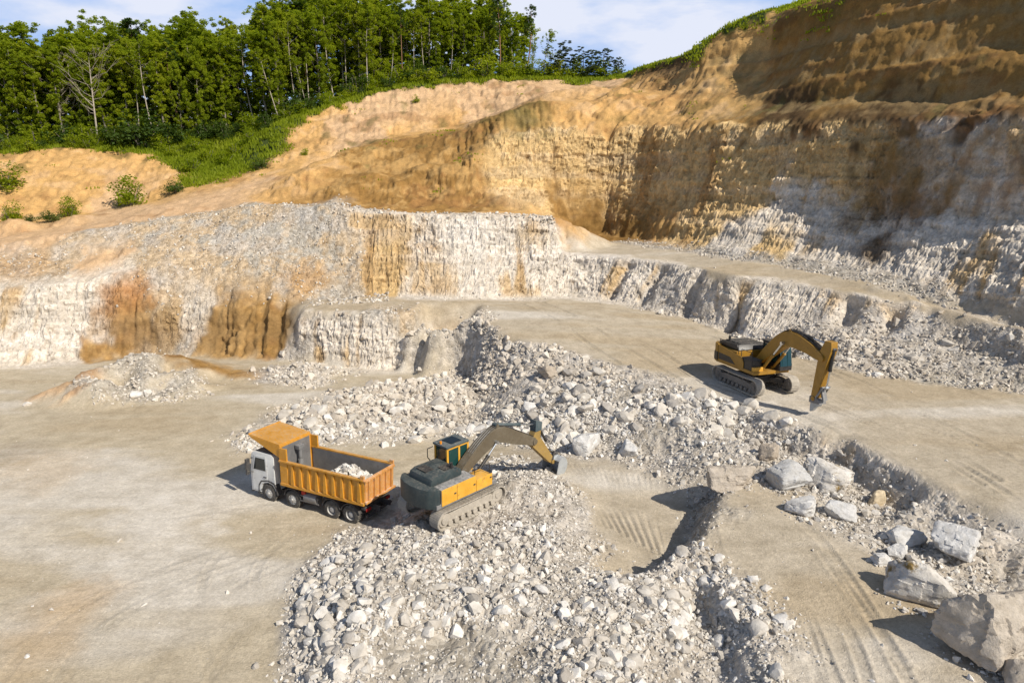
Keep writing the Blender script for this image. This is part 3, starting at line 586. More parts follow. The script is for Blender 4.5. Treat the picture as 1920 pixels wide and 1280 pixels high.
# ------------------------------------------------------------------ mesh builder for made things
class MB:
    def __init__(s): s.bm = bmesh.new()
    def box(s, c, d, rot=None, taper=None):
        hx, hy, hz = d[0] / 2, d[1] / 2, d[2] / 2
        vs = []
        for sx, sy, sz in ((-1, -1, -1), (1, -1, -1), (1, 1, -1), (-1, 1, -1), (-1, -1, 1), (1, -1, 1), (1, 1, 1), (-1, 1, 1)):
            k = (taper if (taper and sz > 0) else (1, 1))
            p = Vector((sx * hx * k[0], sy * hy * k[1], sz * hz))
            if rot is not None: p = rot @ p
            vs.append(s.bm.verts.new(p + Vector(c)))
        for f in ((3, 2, 1, 0), (4, 5, 6, 7), (0, 1, 5, 4), (1, 2, 6, 5), (2, 3, 7, 6), (3, 0, 4, 7)): s.bm.faces.new([vs[i] for i in f])
        return s
    def prism(s, prof, y0, y1, ax='xz', shrink=None):
        """prof: outline in the x-z (or x-y, y-z) plane, swept along the remaining axis"""
        def mk(a, b, t): return {'xz': (a, t, b), 'xy': (a, b, t), 'yz': (t, a, b)}[ax]
        A = [s.bm.verts.new(mk(a, b, y0)) for a, b in prof]; B = [s.bm.verts.new(mk(a, b, y1)) for a, b in prof]
        n = len(prof)
        s.bm.faces.new(A); s.bm.faces.new(B[::-1])
        for i in range(n): s.bm.faces.new([A[i], B[i], B[(i + 1) % n], A[(i + 1) % n]])
        return s
    def hexa(s, p8):
        vs = [s.bm.verts.new(p) for p in p8]
        for f in ((3, 2, 1, 0), (4, 5, 6, 7), (0, 1, 5, 4), (1, 2, 6, 5), (2, 3, 7, 6), (3, 0, 4, 7)): s.bm.faces.new([vs[i] for i in f])
        return s
    def cyl(s, p0, p1, r, n=16, r1=None, cap=True):
        p0, p1 = Vector(p0), Vector(p1); d = (p1 - p0).normalized(); r1 = r if r1 is None else r1
        a = d.orthogonal().normalized(); b = d.cross(a)
        A = [s.bm.verts.new(p0 + (a * math.cos(t) + b * math.sin(t)) * r) for t in [2 * math.pi * i / n for i in range(n)]]
        B = [s.bm.verts.new(p1 + (a * math.cos(t) + b * math.sin(t)) * r1) for t in [2 * math.pi * i / n for i in range(n)]]
        for i in range(n): s.bm.faces.new([A[i], A[(i + 1) % n], B[(i + 1) % n], B[i]])
        if cap: s.bm.faces.new(A[::-1]); s.bm.faces.new(B)
        return s
    def tube(s, pl, r, n=8):
        for i in range(len(pl) - 1): s.cyl(pl[i], pl[i + 1], r, n)
        return s
    def lathe(s, c, prof, n=32, axis='y'):
        """prof: (radius, offset along axis)"""
        rings = []
        for r_, o_ in prof:
            ring = []
            for i in range(n):
                t = 2 * math.pi * i / n
                ring.append(s.bm.verts.new((c[0] + r_ * math.cos(t), c[1] + o_, c[2] + r_ * math.sin(t)) if axis == 'y' else (c[0] + r_ * math.cos(t), c[1] + r_ * math.sin(t), c[2] + o_)))
            rings.append(ring)
        for a, b in zip(rings, rings[1:]):
            for i in range(n): s.bm.faces.new([a[i], b[i], b[(i + 1) % n], a[(i + 1) % n]])
        return s
    def build(s, name, mat, parent=None, bevel=0, smooth=False):
        bm = s.bm
        bmesh.ops.recalc_face_normals(bm, faces=bm.faces[:])
        if bevel:
            ed = [e for e in bm.edges if len(e.link_faces) == 2 and e.calc_face_angle(0) > .5]
            try: bmesh.ops.bevel(bm, geom=ed, offset=bevel, segments=2, affect='EDGES', profile=.6, clamp_overlap=True)
            except Exception: pass
        me = bpy.data.meshes.new(name); bm.to_mesh(me); bm.free(); me.materials.append(mat)
        if smooth:
            me.polygons.foreach_set('use_smooth', np.ones(len(me.polygons), bool))
            me.set_sharp_from_angle(angle=R(38))
        return link(name, me, parent)

DUST = (.47, .41, .32)
M_OR = paint('orange_paint', (.58, .26, .014), .45, dust=.38)
M_ORW = paint('worn_orange_paint', (.60, .26, .04), .5, dust=.95, dustcol=(.58, .50, .42))
M_WHITE = paint('white_paint', (.62, .63, .62), .35, dust=.25)
M_DARK = paint('dark_chassis', (.035, .036, .04), .6, dust=.35)
M_STEEL = paint('bare_steel_lining', (.19, .19, .195), .5, .3, dust=.5)
M_RUB = paint('tyre_rubber', (.035, .034, .033), .85, dust=.75, dustcol=(.36, .32, .26))
M_RIM = paint('wheel_rim', (.42, .42, .41), .5, .2, dust=.6)
M_GLASS, _nt, _b = newmat('dark_glass'); _b.inputs['Base Color'].default_value = (.012, .017, .018, 1); _b.inputs['Roughness'].default_value = .08; _b.inputs['Specular IOR Level'].default_value = .6
M_GLASSG, _nt, _b = newmat('green_glass'); _b.inputs['Base Color'].default_value = (.012, .05, .045, 1); _b.inputs['Roughness'].default_value = .08; _b.inputs['Specular IOR Level'].default_value = .6
M_TEAL, _nt, _b = newmat('teal_glass'); _b.inputs['Base Color'].default_value = (.008, .038, .045, 1); _b.inputs['Roughness'].default_value = .1; _b.inputs['Specular IOR Level'].default_value = .6
M_YEL = paint('yellow_paint', (.72, .37, .035), .42, dust=.28)
M_YELD = paint('dusty_yellow_boom_paint', (.12, .095, .06), .55, dust=.7, dustcol=(.20, .18, .145))
M_STK = paint('worn_yellow_stick_paint', (.33, .21, .055), .5, dust=.6, dustcol=(.28, .23, .16))
M_GRN = paint('dark_green_counterweight_paint', (.028, .045, .05), .5, dust=.2)
M_BLUE = paint('blue_grey_paint', (.055, .085, .10), .5, dust=.3)
M_DECK = paint('grey_deck', (.16, .16, .16), .6, dust=.75, dustcol=(.44, .42, .39))
M_TRACK = paint('track_steel', (.14, .13, .12), .55, .3, dust=1.0, dustcol=(.50, .45, .38))
M_TRACKD = paint('greasy_track_frame', (.05, .05, .052), .6, .1, dust=.45, dustcol=(.40, .37, .32))
M_TRACKL = paint('dust_caked_track', (.40, .36, .30), .7, .1, dust=1.2, dustcol=(.56, .51, .43))
M_CATY = paint('ochre_machine_paint', (.34, .175, .016), .42, dust=.25, dustcol=(.36, .28, .17))
M_CATB = paint('black_machine_paint', (.016, .016, .018), .4, dust=.2)
M_CHROME, _nt, _b = newmat('chromed_rod'); _b.inputs['Base Color'].default_value = (.6, .62, .64, 1); _b.inputs['Metallic'].default_value = .9; _b.inputs['Roughness'].default_value = .25
M_BUCK = paint('worn_bucket_steel', (.42, .45, .47), .4, .35, dust=.6, dustcol=(.62, .60, .56))
M_RED, _nt, _b = newmat('red_lens'); _b.inputs['Base Color'].default_value = (.35, .02, .015, 1); _b.inputs['Roughness'].default_value = .3
M_AMB, _nt, _b = newmat('amber_lens'); _b.inputs['Base Color'].default_value = (.7, .25, .02, 1); _b.inputs['Roughness'].default_value = .3

# ------------------------------------------------------------------ tipper truck (+x forward, origin on the ground under the front axle)
def make_truck():
    p0 = Pz(505, 938, 0); p1 = Pz(668, 983, 0)
    hd = math.atan2(p0[1] - p1[1], p0[0] - p1[0])
    off = Vector((math.cos(hd + math.pi / 2), math.sin(hd + math.pi / 2), 0)) * -1.08      # contact points are of the near wheels
    rt = empty('tipper_truck', (p0[0] + off.x + .1, p0[1] + off.y - .1, .0), hd); rt.scale = (.93,) * 3
    tag(rt, 'orange four-axle tipper truck with white cab waiting beside the digger', 'truck')
    # chassis
    f = MB()
    for sy in (-.43, .43): f.box((-3.3, sy, .92), (8.6, .1, .3))
    for xx in (-1, -2.8, -4.2, -5.4, -6.9): f.box((xx, 0, .92), (.12, .78, .22))
    for xx in (0, -1.85, -4.75, -6.1): f.cyl((xx, -.95, .54), (xx, .95, .54), .09, 10).box((xx, 0, .54), (.34, .42, .34))
    f.box((-6.9, 0, 1.02), (.3, 2.1, .16)); f.box((-7.15, 0, .62), (.1, 2.2, .12))
    f.build('chassis', M_DARK, rt, .01)
    # cab
    cab = MB().prism([(-.55, .72), (-.55, 2.86), (-.38, 3.0), (1.02, 3.0), (1.2, 2.86), (1.36, 1.72), (1.38, .5), (.62, .5), (.56, .86), (.36, 1.12), (.0, 1.2), (-.34, 1.12), (-.5, .9)], -1.22, 1.22).build('cab', M_WHITE, rt, .05, True)
    MB().box((.3, 0, 3.02), (1.3, 2.2, .05)).build('roof_panel', M_DARK, cab, .02)
    MB().prism([(1.235, 2.72), (1.375, 1.80), (1.392, 1.80), (1.252, 2.72)], -1.08, 1.08).build('windscreen', M_GLASS, cab)
    MB().box((1.39, 0, 1.2), (.04, 1.7, .8)).build('grille', M_DARK, cab, .01)
    MB().box((1.40, 0, .55), (.12, 2.4, .36)).build('bumper', M_DARK, cab, .04)
    for s in (1, -1):
        dr = MB().prism([(.02, 1.25), (.02, 2.80), (.95, 2.80), (1.2, 1.78), (1.22, .62), (.66, .62), (.55, .98), (.3, 1.25)], s * 1.222, s * 1.243).build('door', M_WHITE, cab, .006)
        MB().prism([(.12, 1.92), (.12, 2.66), (.86, 2.66), (1.06, 1.92)], s * 1.244, s * 1.256).build('window', M_GLASS, dr)
        MB().box((.2, s * 1.26, 1.52), (.22, .03, .06)).build('handle', M_DARK, dr)
        mr = MB().box((1.32, s * 1.46, 2.2), (.14, .26, .72)).box((1.34, s * 1.46, 1.68), (.12, .22, .22)).cyl((1.1, s * 1.23, 2.6), (1.3, s * 1.46, 2.5), .025, 6).cyl((1.1, s * 1.23, 1.7), (1.3, s * 1.46, 1.75), .025, 6).build('mirror', M_DARK, cab, .02)
        MB().box((1.39, s * .95, .78), (.06, .4, .22)).build('headlight', M_RIM, cab, .02)
        MB().prism([(.76, .42), (.70, .9), (.50, 1.18), (.0, 1.3), (-.44, 1.18), (-.58, .92), (-.66, .55), (-.72, .55), (-.66, 1.0), (-.5, 1.27), (.0, 1.38), (.55, 1.27), (.78, .95), (.84, .42)], s * .93, s * 1.25).build('mudguard', M_DARK, rt, .01)
        MB().box((.72, s * 1.2, .42), (.35, .1, .05)).build('step', M_DARK, cab); MB().box((.72, s * 1.2, .66), (.35, .08, .04)).build('step', M_DARK, cab)
    # stack, air filter and tank behind the cab
    MB().cyl((-.86, -.9, .9), (-.86, -.9, 2.7), .1).cyl((-.86, -.9, 1.5), (-.86, -.9, 2.3), .16).build('exhaust_stack', M_DARK, rt)
    MB().cyl((-.82, .75, 1.1), (-.82, .75, 2.4), .2).cyl((-.82, .75, 2.4), (-.82, .75, 2.7), .08).box((-.8, 0, 1.5), (.3, 1.4, 1.1)).build('air_filter', M_DARK, rt, .02)
    MB().cyl((-2.75, 1.0, .85), (-3.65, 1.0, .85), .3, 20).build('fuel_tank', M_STEEL, rt, .02, True)
    MB().box((-3.25, -1.0, .85), (1.1, .5, .55)).build('battery_box', M_STEEL, rt, .03)
    MB().box((-3.0, 1.16, .62), (1.6, .05, .08)).box((-3.0, 1.16, .92), (1.6, .05, .06)).box((-2.3, 1.16, .8), (.05, .05, .45)).box((-3.7, 1.16, .8), (.05, .05, .45)).build('side_guard', M_STEEL, rt, .005)
    MB().box((-2.72, 1.18, 1.12), (.3, .06, .22)).build('marker_board', M_RED, rt)
    for xx in (-1.85, -4.75, -6.1):
        for s in (1, -1):
            g = MB(); wv = .34 if xx > -2 else .62; n = 9; pr = []
            for i in range(n): t = R(15 + 150 * i / (n - 1)); pr.append((xx + .68 * math.cos(t), .54 + .68 * math.sin(t)))
            for i in range(n): t = R(165 - 150 * i / (n - 1)); pr.append((xx + .64 * math.cos(t), .54 + .64 * math.sin(t)))
            g.prism(pr, s * (1.24 - wv), s * 1.24).build('mudguard', M_DARK, rt)
    # tipping body
    x0, x1, yb, zb, zt = -1.15, -7.2, 1.25, 1.42, 2.82
    bd = MB(); T = .06
    bd.box(((x0 + x1) / 2, 0, zb), (x0 - x1, 2 * yb - .1, .1))
    for s in (1, -1): bd.box(((x0 + x1) / 2, s * yb, (zb + zt) / 2), (x0 - x1, T, zt - zb)); bd.box(((x0 + x1) / 2, s * (yb + .05), zt + .03), (x0 - x1, .2, .1)); bd.box(((x0 + x1) / 2, s * (yb + .04), zb + .02), (x0 - x1, .18, .16))
    for s in (1, -1): bd.box((x0 - .28, s * (yb + .02), (zb + 3.6) / 2), (.56, .1, 3.62 - zb))
    bd.box((x0, 0, (zb + 3.7) / 2), (.07, 2 * yb, 3.7 - zb))
    body = bd.build('tipper_body', M_OR, rt, .012)
    # lining of bare steel, a few millimetres inside the walls
    ln = MB()
    for s in (1, -1): ln.box(((x0 + x1) / 2 - .05, s * (yb - T / 2 - .012), (zb + zt) / 2 + .05), (x0 - x1 - .2, .018, zt - zb - .1))
    ln.box((x0 - .055, 0, 2.6), (.02, 2 * yb - .3, 2.0)); ln.box(((x0 + x1) / 2, 0, zb + .066), (x0 - x1 - .12, 2 * yb - .14, .02)); ln.build('steel_lining', M_STEEL, body)
    for s in (1, -1):
        for i in range(9):
            xx = x0 - .95 - i * .6
            MB().hexa([(xx - .12, s * (yb + .032), zb + .1), (xx + .12, s * (yb + .032), zb + .1), (xx + .12, s * (yb + .14), zb + .12), (xx - .12, s * (yb + .14), zb + .12),
                       (xx - .06, s * (yb + .032), zt - .03), (xx + .06, s * (yb + .032), zt - .03), (xx + .06, s * (yb + .10), zt - .05), (xx - .06, s * (yb + .10), zt - .05)]).build('rib', M_OR, body, .008)
    # canopy over the cab, its cheek plates and the hoist cover
    cn = MB(); xf = 1.25
    cn.hexa([(x0, -yb, 3.70), (x0, yb, 3.70), (xf, yb - .02, 3.98), (xf, -yb + .02, 3.98), (x0, -yb, 3.78), (x0, yb, 3.78), (xf, yb - .02, 4.04), (xf, -yb + .02, 4.04)])
    for s in (1, -1): cn.prism([(x0, 2.95), (x0, 3.75), (xf, 3.99), (xf - .12, 3.86)], s * (yb - .05), s * yb)
    cn.box((xf, 0, 4.02), (.08, 2 * yb, .1))
    for yy in (-.6, 0, .6): cn.prism([(x0, 3.45), (x0, 3.71), (xf - .2, 3.95), (xf - .2, 3.88)], yy - .03, yy + .03)
    cn.build('cab_canopy', M_OR, body, .01)
    MB().cyl((x0 - .34, 0, 1.5), (x0 - .34, 0, 2.55), .15).cyl((x0 - .34, 0, 2.55), (x0 - .34, 0, 3.2), .11).box((x0 - .3, 0, 3.3), (.36, .4, .25)).build('hoist_cylinder', M_DECK, body, .01, True)
    tg = MB(); tg.hexa([(x1 - .02, -yb, zb - .02), (x1 + .06, -yb, zb - .02), (x1 + .06, yb, zb - .02), (x1 - .02, yb, zb - .02), (x1 - .10, -yb, zt + .05), (x1 - .02, -yb, zt + .05), (x1 - .02, yb, zt + .05), (x1 - .10, yb, zt + .05)])
    for i in range(5): tg.box((x1 - .11, -1 + i * .5, (zb + zt) / 2), (.1, .1, zt - zb - .1), Matrix.Rotation(R(-3), 3, 'Y'))
    for zz in (zb + .1, zt - .05): tg.box((x1 - .1, 0, zz), (.12, 2 * yb + .1, .12))
    for s in (1, -1): tg.box((x1 + .05, s * (yb + .05), zt + .12), (.25, .12, .3))
    tg.build('tailgate', M_ORW, body, .01)
    for s in (1, -1): MB().box((x1 + .1, s * .85, .95), (.06, .4, .16)).build('tail_light', M_RED, rt, .01)
    for xx in (0, -1.85, -4.75, -6.1):
        for s in (1, -1):
            dual = xx < -2; W_ = .31
            for k in range(2 if dual else 1):
                yc = s * (1.07 - k * .36)
                wh = MB().lathe((xx, yc, .54), [(.30, -.15), (.44, -.155), (.515, -.13), (.54, -.09), (.54, .09), (.515, .13), (.44, .155), (.30, .15)], 40)
                for i in range(30):
                    t = 2 * math.pi * i / 30
                    for sd_ in (-1, 1): wh.box((xx + .543 * math.cos(t), yc + sd_ * .075, .54 + .543 * math.sin(t)), (.03, .10, .05), Matrix.Rotation(-t, 3, 'Y') @ Matrix.Rotation(sd_ * .3, 3, 'X'))
                tyre = wh.build('wheel', M_RUB, rt, 0, True)
                if dual: pr = [(.31, .14), (.29, .10), (.27, -.06), (.16, -.08), (.16, .10), (.06, .12), (.001, .12)]
                else: pr = [(.31, .14), (.28, .13), (.25, .10), (.19, .15), (.17, .17), (.10, .18), (.08, .24), (.001, .24)]
                if k == 0:
                    r_ = MB().lathe((xx, yc, .54), [(a, s * b) for a, b in pr], 28)
                    for i in range(10): t = 2 * math.pi * i / 10; r_.cyl((xx + .22 * math.cos(t), yc + s * (-.06 if dual else .10), .54 + .22 * math.sin(t)), (xx + .22 * math.cos(t), yc + s * (0 if dual else .17), .54 + .22 * math.sin(t)), .022, 6)
                    r_.build('rim', M_RIM, tyre, 0, True)
    return rt
truck = make_truck()

# ------------------------------------------------------------------ diggers (+x forward, origin on the ground under the slew ring)
def track(parent, yc, Lt, H, Wd, shoe_mat, frame_mat, hand):
    r = H / 2; Ls = Lt - H
    per = 2 * Ls + 2 * math.pi * r; n = 46
    m = MB()
    def at(s_):
        s_ %= per
        if s_ < Ls: return (-Ls / 2 + s_, 2 * r, 0)
        s_ -= Ls
        if s_ < math.pi * r: a = s_ / r; return (Ls / 2 + r * math.sin(a), r + r * math.cos(a), a)
        s_ -= math.pi * r
        if s_ < Ls: return (Ls / 2 - s_, 0, math.pi)
        s_ -= Ls; a = math.pi + s_ / r; return (-Ls / 2 + r * math.sin(a), r + r * math.cos(a), a)
    for i in range(n):
        x_, z_, a = at(i * per / n); sag = -.04 * math.sin((x_ + Ls / 2) / Ls * math.pi) if z_ > 2 * r - .01 else 0
        Rm = Matrix.Rotation(a, 3, 'Y'); c = Vector((x_, yc, z_ + sag)) 
        m.box(c - Rm @ Vector((0, 0, .035)), (per / n * .93, Wd, .05), Rm)
        for q in (-.3, 0, .3): m.box(c + Rm @ Vector((q * per / n, 0, .005)), (.025, Wd, .04), Rm)
        m.box(c - Rm @ Vector((0, 0, .10)), (per / n * .8, .12, .09), Rm)
    t = m.build('track', shoe_mat, parent)
    fr = MB(); fr.prism([(-Ls / 2 + .1, r - .16), (-Ls / 2 + .1, r + .10), (-Ls / 4, r + .24), (Ls / 4, r + .24), (Ls / 2 - .1, r + .10), (Ls / 2 - .1, r - .16)], yc - Wd * .26, yc + Wd * .26)
    for i in range(8): xx = -Ls / 2 + .35 + i * (Ls - .7) / 7; fr.cyl((xx, yc - Wd * .36, .24), (xx, yc + Wd * .36, .24), .15, 14)
    for xx in (-Ls / 5, Ls / 5): fr.cyl((xx, yc - Wd * .3, H - .16), (xx, yc + Wd * .3, H - .16), .085, 10)
    fr.build('roller_frame', frame_mat, t, .01)
    w1 = MB().cyl((Ls / 2, yc - Wd * .3, r), (Ls / 2, yc + Wd * .3, r), r - .13, 24).cyl((Ls / 2, yc - Wd * .36, r), (Ls / 2, yc + Wd * .36, r), .16, 14); w1.build('idler', frame_mat, t, .01)
    w2 = MB().cyl((-Ls / 2, yc - Wd * .3, r), (-Ls / 2, yc + Wd * .3, r), r - .16, 24).cyl((-Ls / 2, yc - Wd * .4, r), (-Ls / 2, yc + Wd * .4, r), .2, 14)
    for i in range(21): a = 2 * math.pi * i / 21; w2.box((-Ls / 2 + (r - .13) * math.cos(a), yc, r + (r - .13) * math.sin(a)), (.09, .1, .07), Matrix.Rotation(-a, 3, 'Y'))
    w2.build('sprocket', frame_mat, t)
    return t
def plate_arm(pts, half):
    """outline polygon in x-z as a box section"""
    return MB().prism(pts, -half, half)
def ram(name, a, b, r, body_mat, parent, split=.6, y=(0,)):
    a, b = Vector(a), Vector(b)
    for yy in y:
        A = a + Vector((0, yy, 0)); B = b + Vector((0, yy, 0)); M_ = A.lerp(B, split)
        c = MB().cyl(A, M_, r, 14).cyl(M_ - (B - A).normalized() * .08, M_ + (B - A).normalized() * .03, r * 1.18, 14).cyl((A.x, yy - r * 1.3, A.z), (A.x, yy + r * 1.3, A.z), r * 1.1, 12).build(name, body_mat, parent, 0, True)
        MB().cyl(M_, B, r * .55, 12).cyl((B.x, yy - r * 1.2, B.z), (B.x, yy + r * 1.2, B.z), r, 12).build('piston_rod', M_CHROME, c, 0, True)
def offset_poly(spine, widths):
    """arm outline from a spine (x,z) and the depth at each point"""
    up, dn = [], []
    for i, (x_, z_) in enumerate(spine):
        a = Vector(spine[max(0, i - 1)]); b = Vector(spine[min(len(spine) - 1, i + 1)]); t = (b - a).normalized(); n = Vector((-t.y, t.x)); h = widths[i] / 2
        up.append((x_ + n.x * h, z_ + n.y * h)); dn.append((x_ - n.x * h, z_ - n.y * h))
    return up + dn[::-1]
def spl(pl, n=6):
    q = []
    P = [Vector(p) for p in pl]
    for i in range(len(P) - 1):
        p0, p1, p2, p3 = P[max(0, i - 1)], P[i], P[i + 1], P[min(len(P) - 1, i + 2)]
        for t in [k / n for k in range(n)]:
            q.append(.5 * (2 * p1 + (p2 - p0) * t + (2 * p0 - 5 * p1 + 4 * p2 - p3) * t * t + (3 * p1 - p0 - 3 * p2 + p3) * t ** 3))
    q.append(P[-1]); return [tuple(p) for p in q]

def make_digger():
    rt = empty('excavator'); tag(rt, 'yellow and dark green digger with bucket working on the near rubble heap', 'excavator')
    for s in (1, -1): track(rt, s * 1.2, 4.5, .98, .62, M_TRACKL, M_TRACKL, s)
    u = MB().box((0, 0, .62), (1.7, 1.9, .4)).cyl((0, 0, .8), (0, 0, 1.12), .72, 28)
    for sx in (1, -1):
        for sy in (1, -1): u.box((sx * 1.0, sy * .75, .6), (1.0, .4, .3), Matrix.Rotation(sx * sy * .6, 3, 'Z'))
    u.build('undercarriage', M_TRACKD, rt, .03)
    # upper structure
    MB().box((-.2, 0, 1.22), (3.9, 2.64, .22)).build('turntable_deck', M_DECK, rt, .02)
    pr = [(-1.9, -1.32), (-2.15, -1.28), (-2.45, -1.0), (-2.6, -.5), (-2.65, 0), (-2.6, .5), (-2.45, 1.0), (-2.15, 1.28), (-1.9, 1.32)]
    MB().prism(pr, 1.12, 2.12, 'xy').build('counterweight', M_GRN, rt, .10, True)
    for y0_, y1_, x0_, x1_ in ((-1.32, -.45, -1.88, .3),):
        MB().box(((x0_ + x1_) / 2, (y0_ + y1_) / 2, 1.68), (x1_ - x0_, y1_ - y0_, .72)).build('engine_bay', M_DECK, rt, .03)
    MB().box((-.95, .95, 1.64), (1.85, .74, .62)).build('pump_bay', M_DECK, rt, .03)
    for xa, xb in ((-1.86, -.92), (-.90, .32), (.34, 1.42)):
        pn = MB().box(((xa + xb) / 2, -1.335, 1.62 if xb < 1 else 1.5), (xb - xa, .05, .82 if xb < 1 else .6)).build('side_panel', M_YEL, rt, .02)
        MB().box((xb - .12, -1.366, 1.62), (.12, .02, .07)).build('latch', M_DARK, pn)
    MB().box((.88, -.9, 1.5), (1.05, .82, .56)).build('fuel_tank', M_YEL, rt, .08, True)
    MB().box((1.38, -.9, 1.36), (.5, .7, .3)).build('tool_box', M_YELD, rt, .04)
    MB().box((-.95, 1.34, 1.6), (1.8, .05, .7)).build('side_panel', M_YEL, rt, .02)
    hd = MB().prism([(-2.1, 2.05), (-2.0, 2.42), (-1.7, 2.52), (-.35, 2.50), (-.12, 2.36), (-.1, 2.05)], -.82, .82).build('engine_hood', M_GRN, rt, .08, True)
    MB().box((-.75, -.38, 2.53), (.6, .5, .04)).box((-1.55, .2, 2.53), (.5, .7, .03)).build('hood_grille', M_CATB, hd)
    MB().cyl((-.6, -.6, 2.4), (-.6, -.6, 2.78), .075, 12).build('exhaust_pipe', M_CATB, rt)
    rl = MB()
    for pl in ([(.3, -1.28, 2.05), (.3, -1.28, 2.45), (1.3, -1.28, 2.3), (1.3, -1.28, 1.8)],): rl.tube(pl, .02, 6)
    rl.build('handrail', M_CATB, rt)
    # cab
    cx0, cx1, cy0, cy1, cz0, cz1 = -.02, 1.72, .36, 1.34, 1.3, 2.98
    cab = MB()
    for xx, yy in ((cx0 + .06, cy0 + .05), (cx0 + .06, cy1 - .05), (cx1 - .32, cy0 + .05), (cx1 - .32, cy1 - .05), (.8, cy0 + .05), (.8, cy1 - .05)):
        top = (xx, yy, cz1); cab.box((xx, yy, (cz0 + cz1) / 2), (.12, .1, cz1 - cz0))
    for yy in (cy0 + .05, cy1 - .05): cab.box(((cx0 + cx1 - .28) / 2, yy, cz1 - .05), (cx1 - cx0 - .3, .1, .12)); cab.box(((cx0 + cx1) / 2, yy, cz0 + .25), (cx1 - cx0, .1, .5))
    cab.box((cx0 + .06, (cy0 + cy1) / 2, cz0 + .35), (.1, .9, .7)); cab.box((cx1 - .06, (cy0 + cy1) / 2, cz0 + .2), (.1, .9, .4))
    cab = cab.build('cab', M_YEL, rt, .02)
    MB().box(((cx0 + cx1) / 2, (cy0 + cy1) / 2, cz0 + .05), (1.6, .84, .1)).build('cab_floor', M_DARK, cab)
    MB().box((cx0 + .075, (cy0 + cy1) / 2, 2.45), (.02, .78, .86)).build('rear_window', M_GLASSG, cab)
    for yy in (cy0 + .05, cy1 - .05):
        MB().box((.45, yy, 2.36), (.6, .02, 1.02)).build('side_window', M_GLASSG, cab); MB().box((1.12, yy, 2.36), (.5, .02, 1.02)).build('side_window', M_GLASSG, cab)
    MB().prism([(cx1 - .27, cz1 - .08), (cx1 - .02, cz0 + .42), (cx1 - .0, cz0 + .42), (cx1 - .25, cz1 - .08)], cy0 + .08, cy1 - .08).build('windscreen', M_GLASSG, cab)
    MB().box((.55, .85, 1.9), (.5, .5, .14)).box((.32, .85, 2.25), (.14, .5, .65)).build('seat', M_CATB, cab, .04)
    rf = MB().box((.68, (cy0 + cy1) / 2, cz1 + .05), (1.5, 1.06, .12)).build('cab_roof', M_BLUE, cab, .03)
    MB().box((.72, (cy0 + cy1) / 2, cz1 + .125), (.7, .7, .03)).build('roof_hatch', M_GLASS, rf)
    MB().cyl((.05, .9, cz1 + .1), (.05, .9, cz1 + .24), .06, 12).build('beacon', M_AMB, rf)
    MB().tube([(-.1, 1.36, 1.9), (-.32, 1.5, 2.3), (-.32, 1.5, 2.75), (-.05, 1.36, 2.85)], .025, 6).build('grab_rail', M_CATB, rt)
    MB().box((1.5, 1.5, 2.4), (.06, .22, .36)).cyl((1.4, 1.32, 2.5), (1.5, 1.5, 2.5), .02, 6).build('mirror', M_CATB, rt)
    # boom, stick, bucket
    sp = spl([(.55, 1.75), (1.9, 2.62), (3.05, 2.98), (4.4, 2.42), (5.85, 1.75)], 4); nsp = len(sp)
    wd_ = [.42 + .42 * math.sin(math.pi * min(1, i / (nsp - 1) * 1.02)) ** .9 for i in range(nsp)]
    boom = plate_arm(offset_poly(sp, wd_), .25)
    boom.cyl((.55, -.34, 1.75), (.55, .34, 1.75), .2, 16).cyl((5.85, -.3, 1.75), (5.85, .3, 1.75), .17, 16).prism([(2.75, 3.2), (3.0, 3.62), (3.25, 3.2)], -.2, .2)
    boom = boom.build('boom', M_YELD, rt, .02)
    hs = MB()
    for yy in (-.14, 0, .14): hs.tube([(x_, yy, z_ + wd_[i] / 2 + .07) for i, (x_, z_) in enumerate(sp) if i > 1], .028, 6)
    hs.build('hydraulic_hoses', M_CATB, boom)
    ram('boom_cylinder', (1.15, 0, 1.35), (2.75, 0, 2.72), .085, M_CATB, rt, .6, (-.36, .36))
    ram('stick_cylinder', (3.0, 0, 3.52), (6.2, 0, 2.62), .095, M_BLUE, boom, .56)
    st = plate_arm([(5.98, 2.95), (6.45, 2.72), (6.35, 1.9), (7.62, .12), (7.45, -.06), (7.2, .05), (5.75, 1.45), (5.68, 1.85), (5.95, 2.35)], .2)
    st.cyl((7.48, -.26, .02), (7.48, .26, .02), .13, 14)
    st = st.build('stick', M_STK, rt, .02)
    MB().prism([(5.93, 2.97), (6.47, 2.74), (6.42, 2.28), (5.92, 2.28)], -.225, .225).build('stick_end_plate', M_BLUE, st, .03)
    ram('bucket_cylinder', (6.42, 0, 2.35), (7.55, 0, .62), .075, M_CATB, st, .55)
    MB().box((7.5, .2, .34), (.12, .07, .66), Matrix.Rotation(.3, 3, 'Y')).box((7.5, -.2, .34), (.12, .07, .66), Matrix.Rotation(.3, 3, 'Y')).box((7.78, 0, .42), (.6, .2, .12), Matrix.Rotation(.5, 3, 'Y')).build('bucket_link', M_DARK, st, .01)
    # bucket: curved shell open towards the machine, cheeks and teeth
    cpt = [(7.55, .12), (7.95, .28), (8.22, .05), (8.30, -.32), (8.12, -.70), (7.72, -.92), (7.30, -.98)]
    out = spl(cpt, 4); cen = Vector((7.55, -.35)); inn = [(Vector(p).lerp(cen, .07)).to_tuple() for p in out]
    bk = MB(); n = len(out)
    for i in range(n - 1):
        a, b, c, d = out[i], out[i + 1], inn[i + 1], inn[i]
        bk.hexa([(a[0], -.58, a[1]), (a[0], .58, a[1]), (b[0], .58, b[1]), (b[0], -.58, b[1]), (d[0], -.58, d[1]), (d[0], .58, d[1]), (c[0], .58, c[1]), (c[0], -.58, c[1])])
    for s in (1, -1): bk.prism(out, s * .58, s * .615)
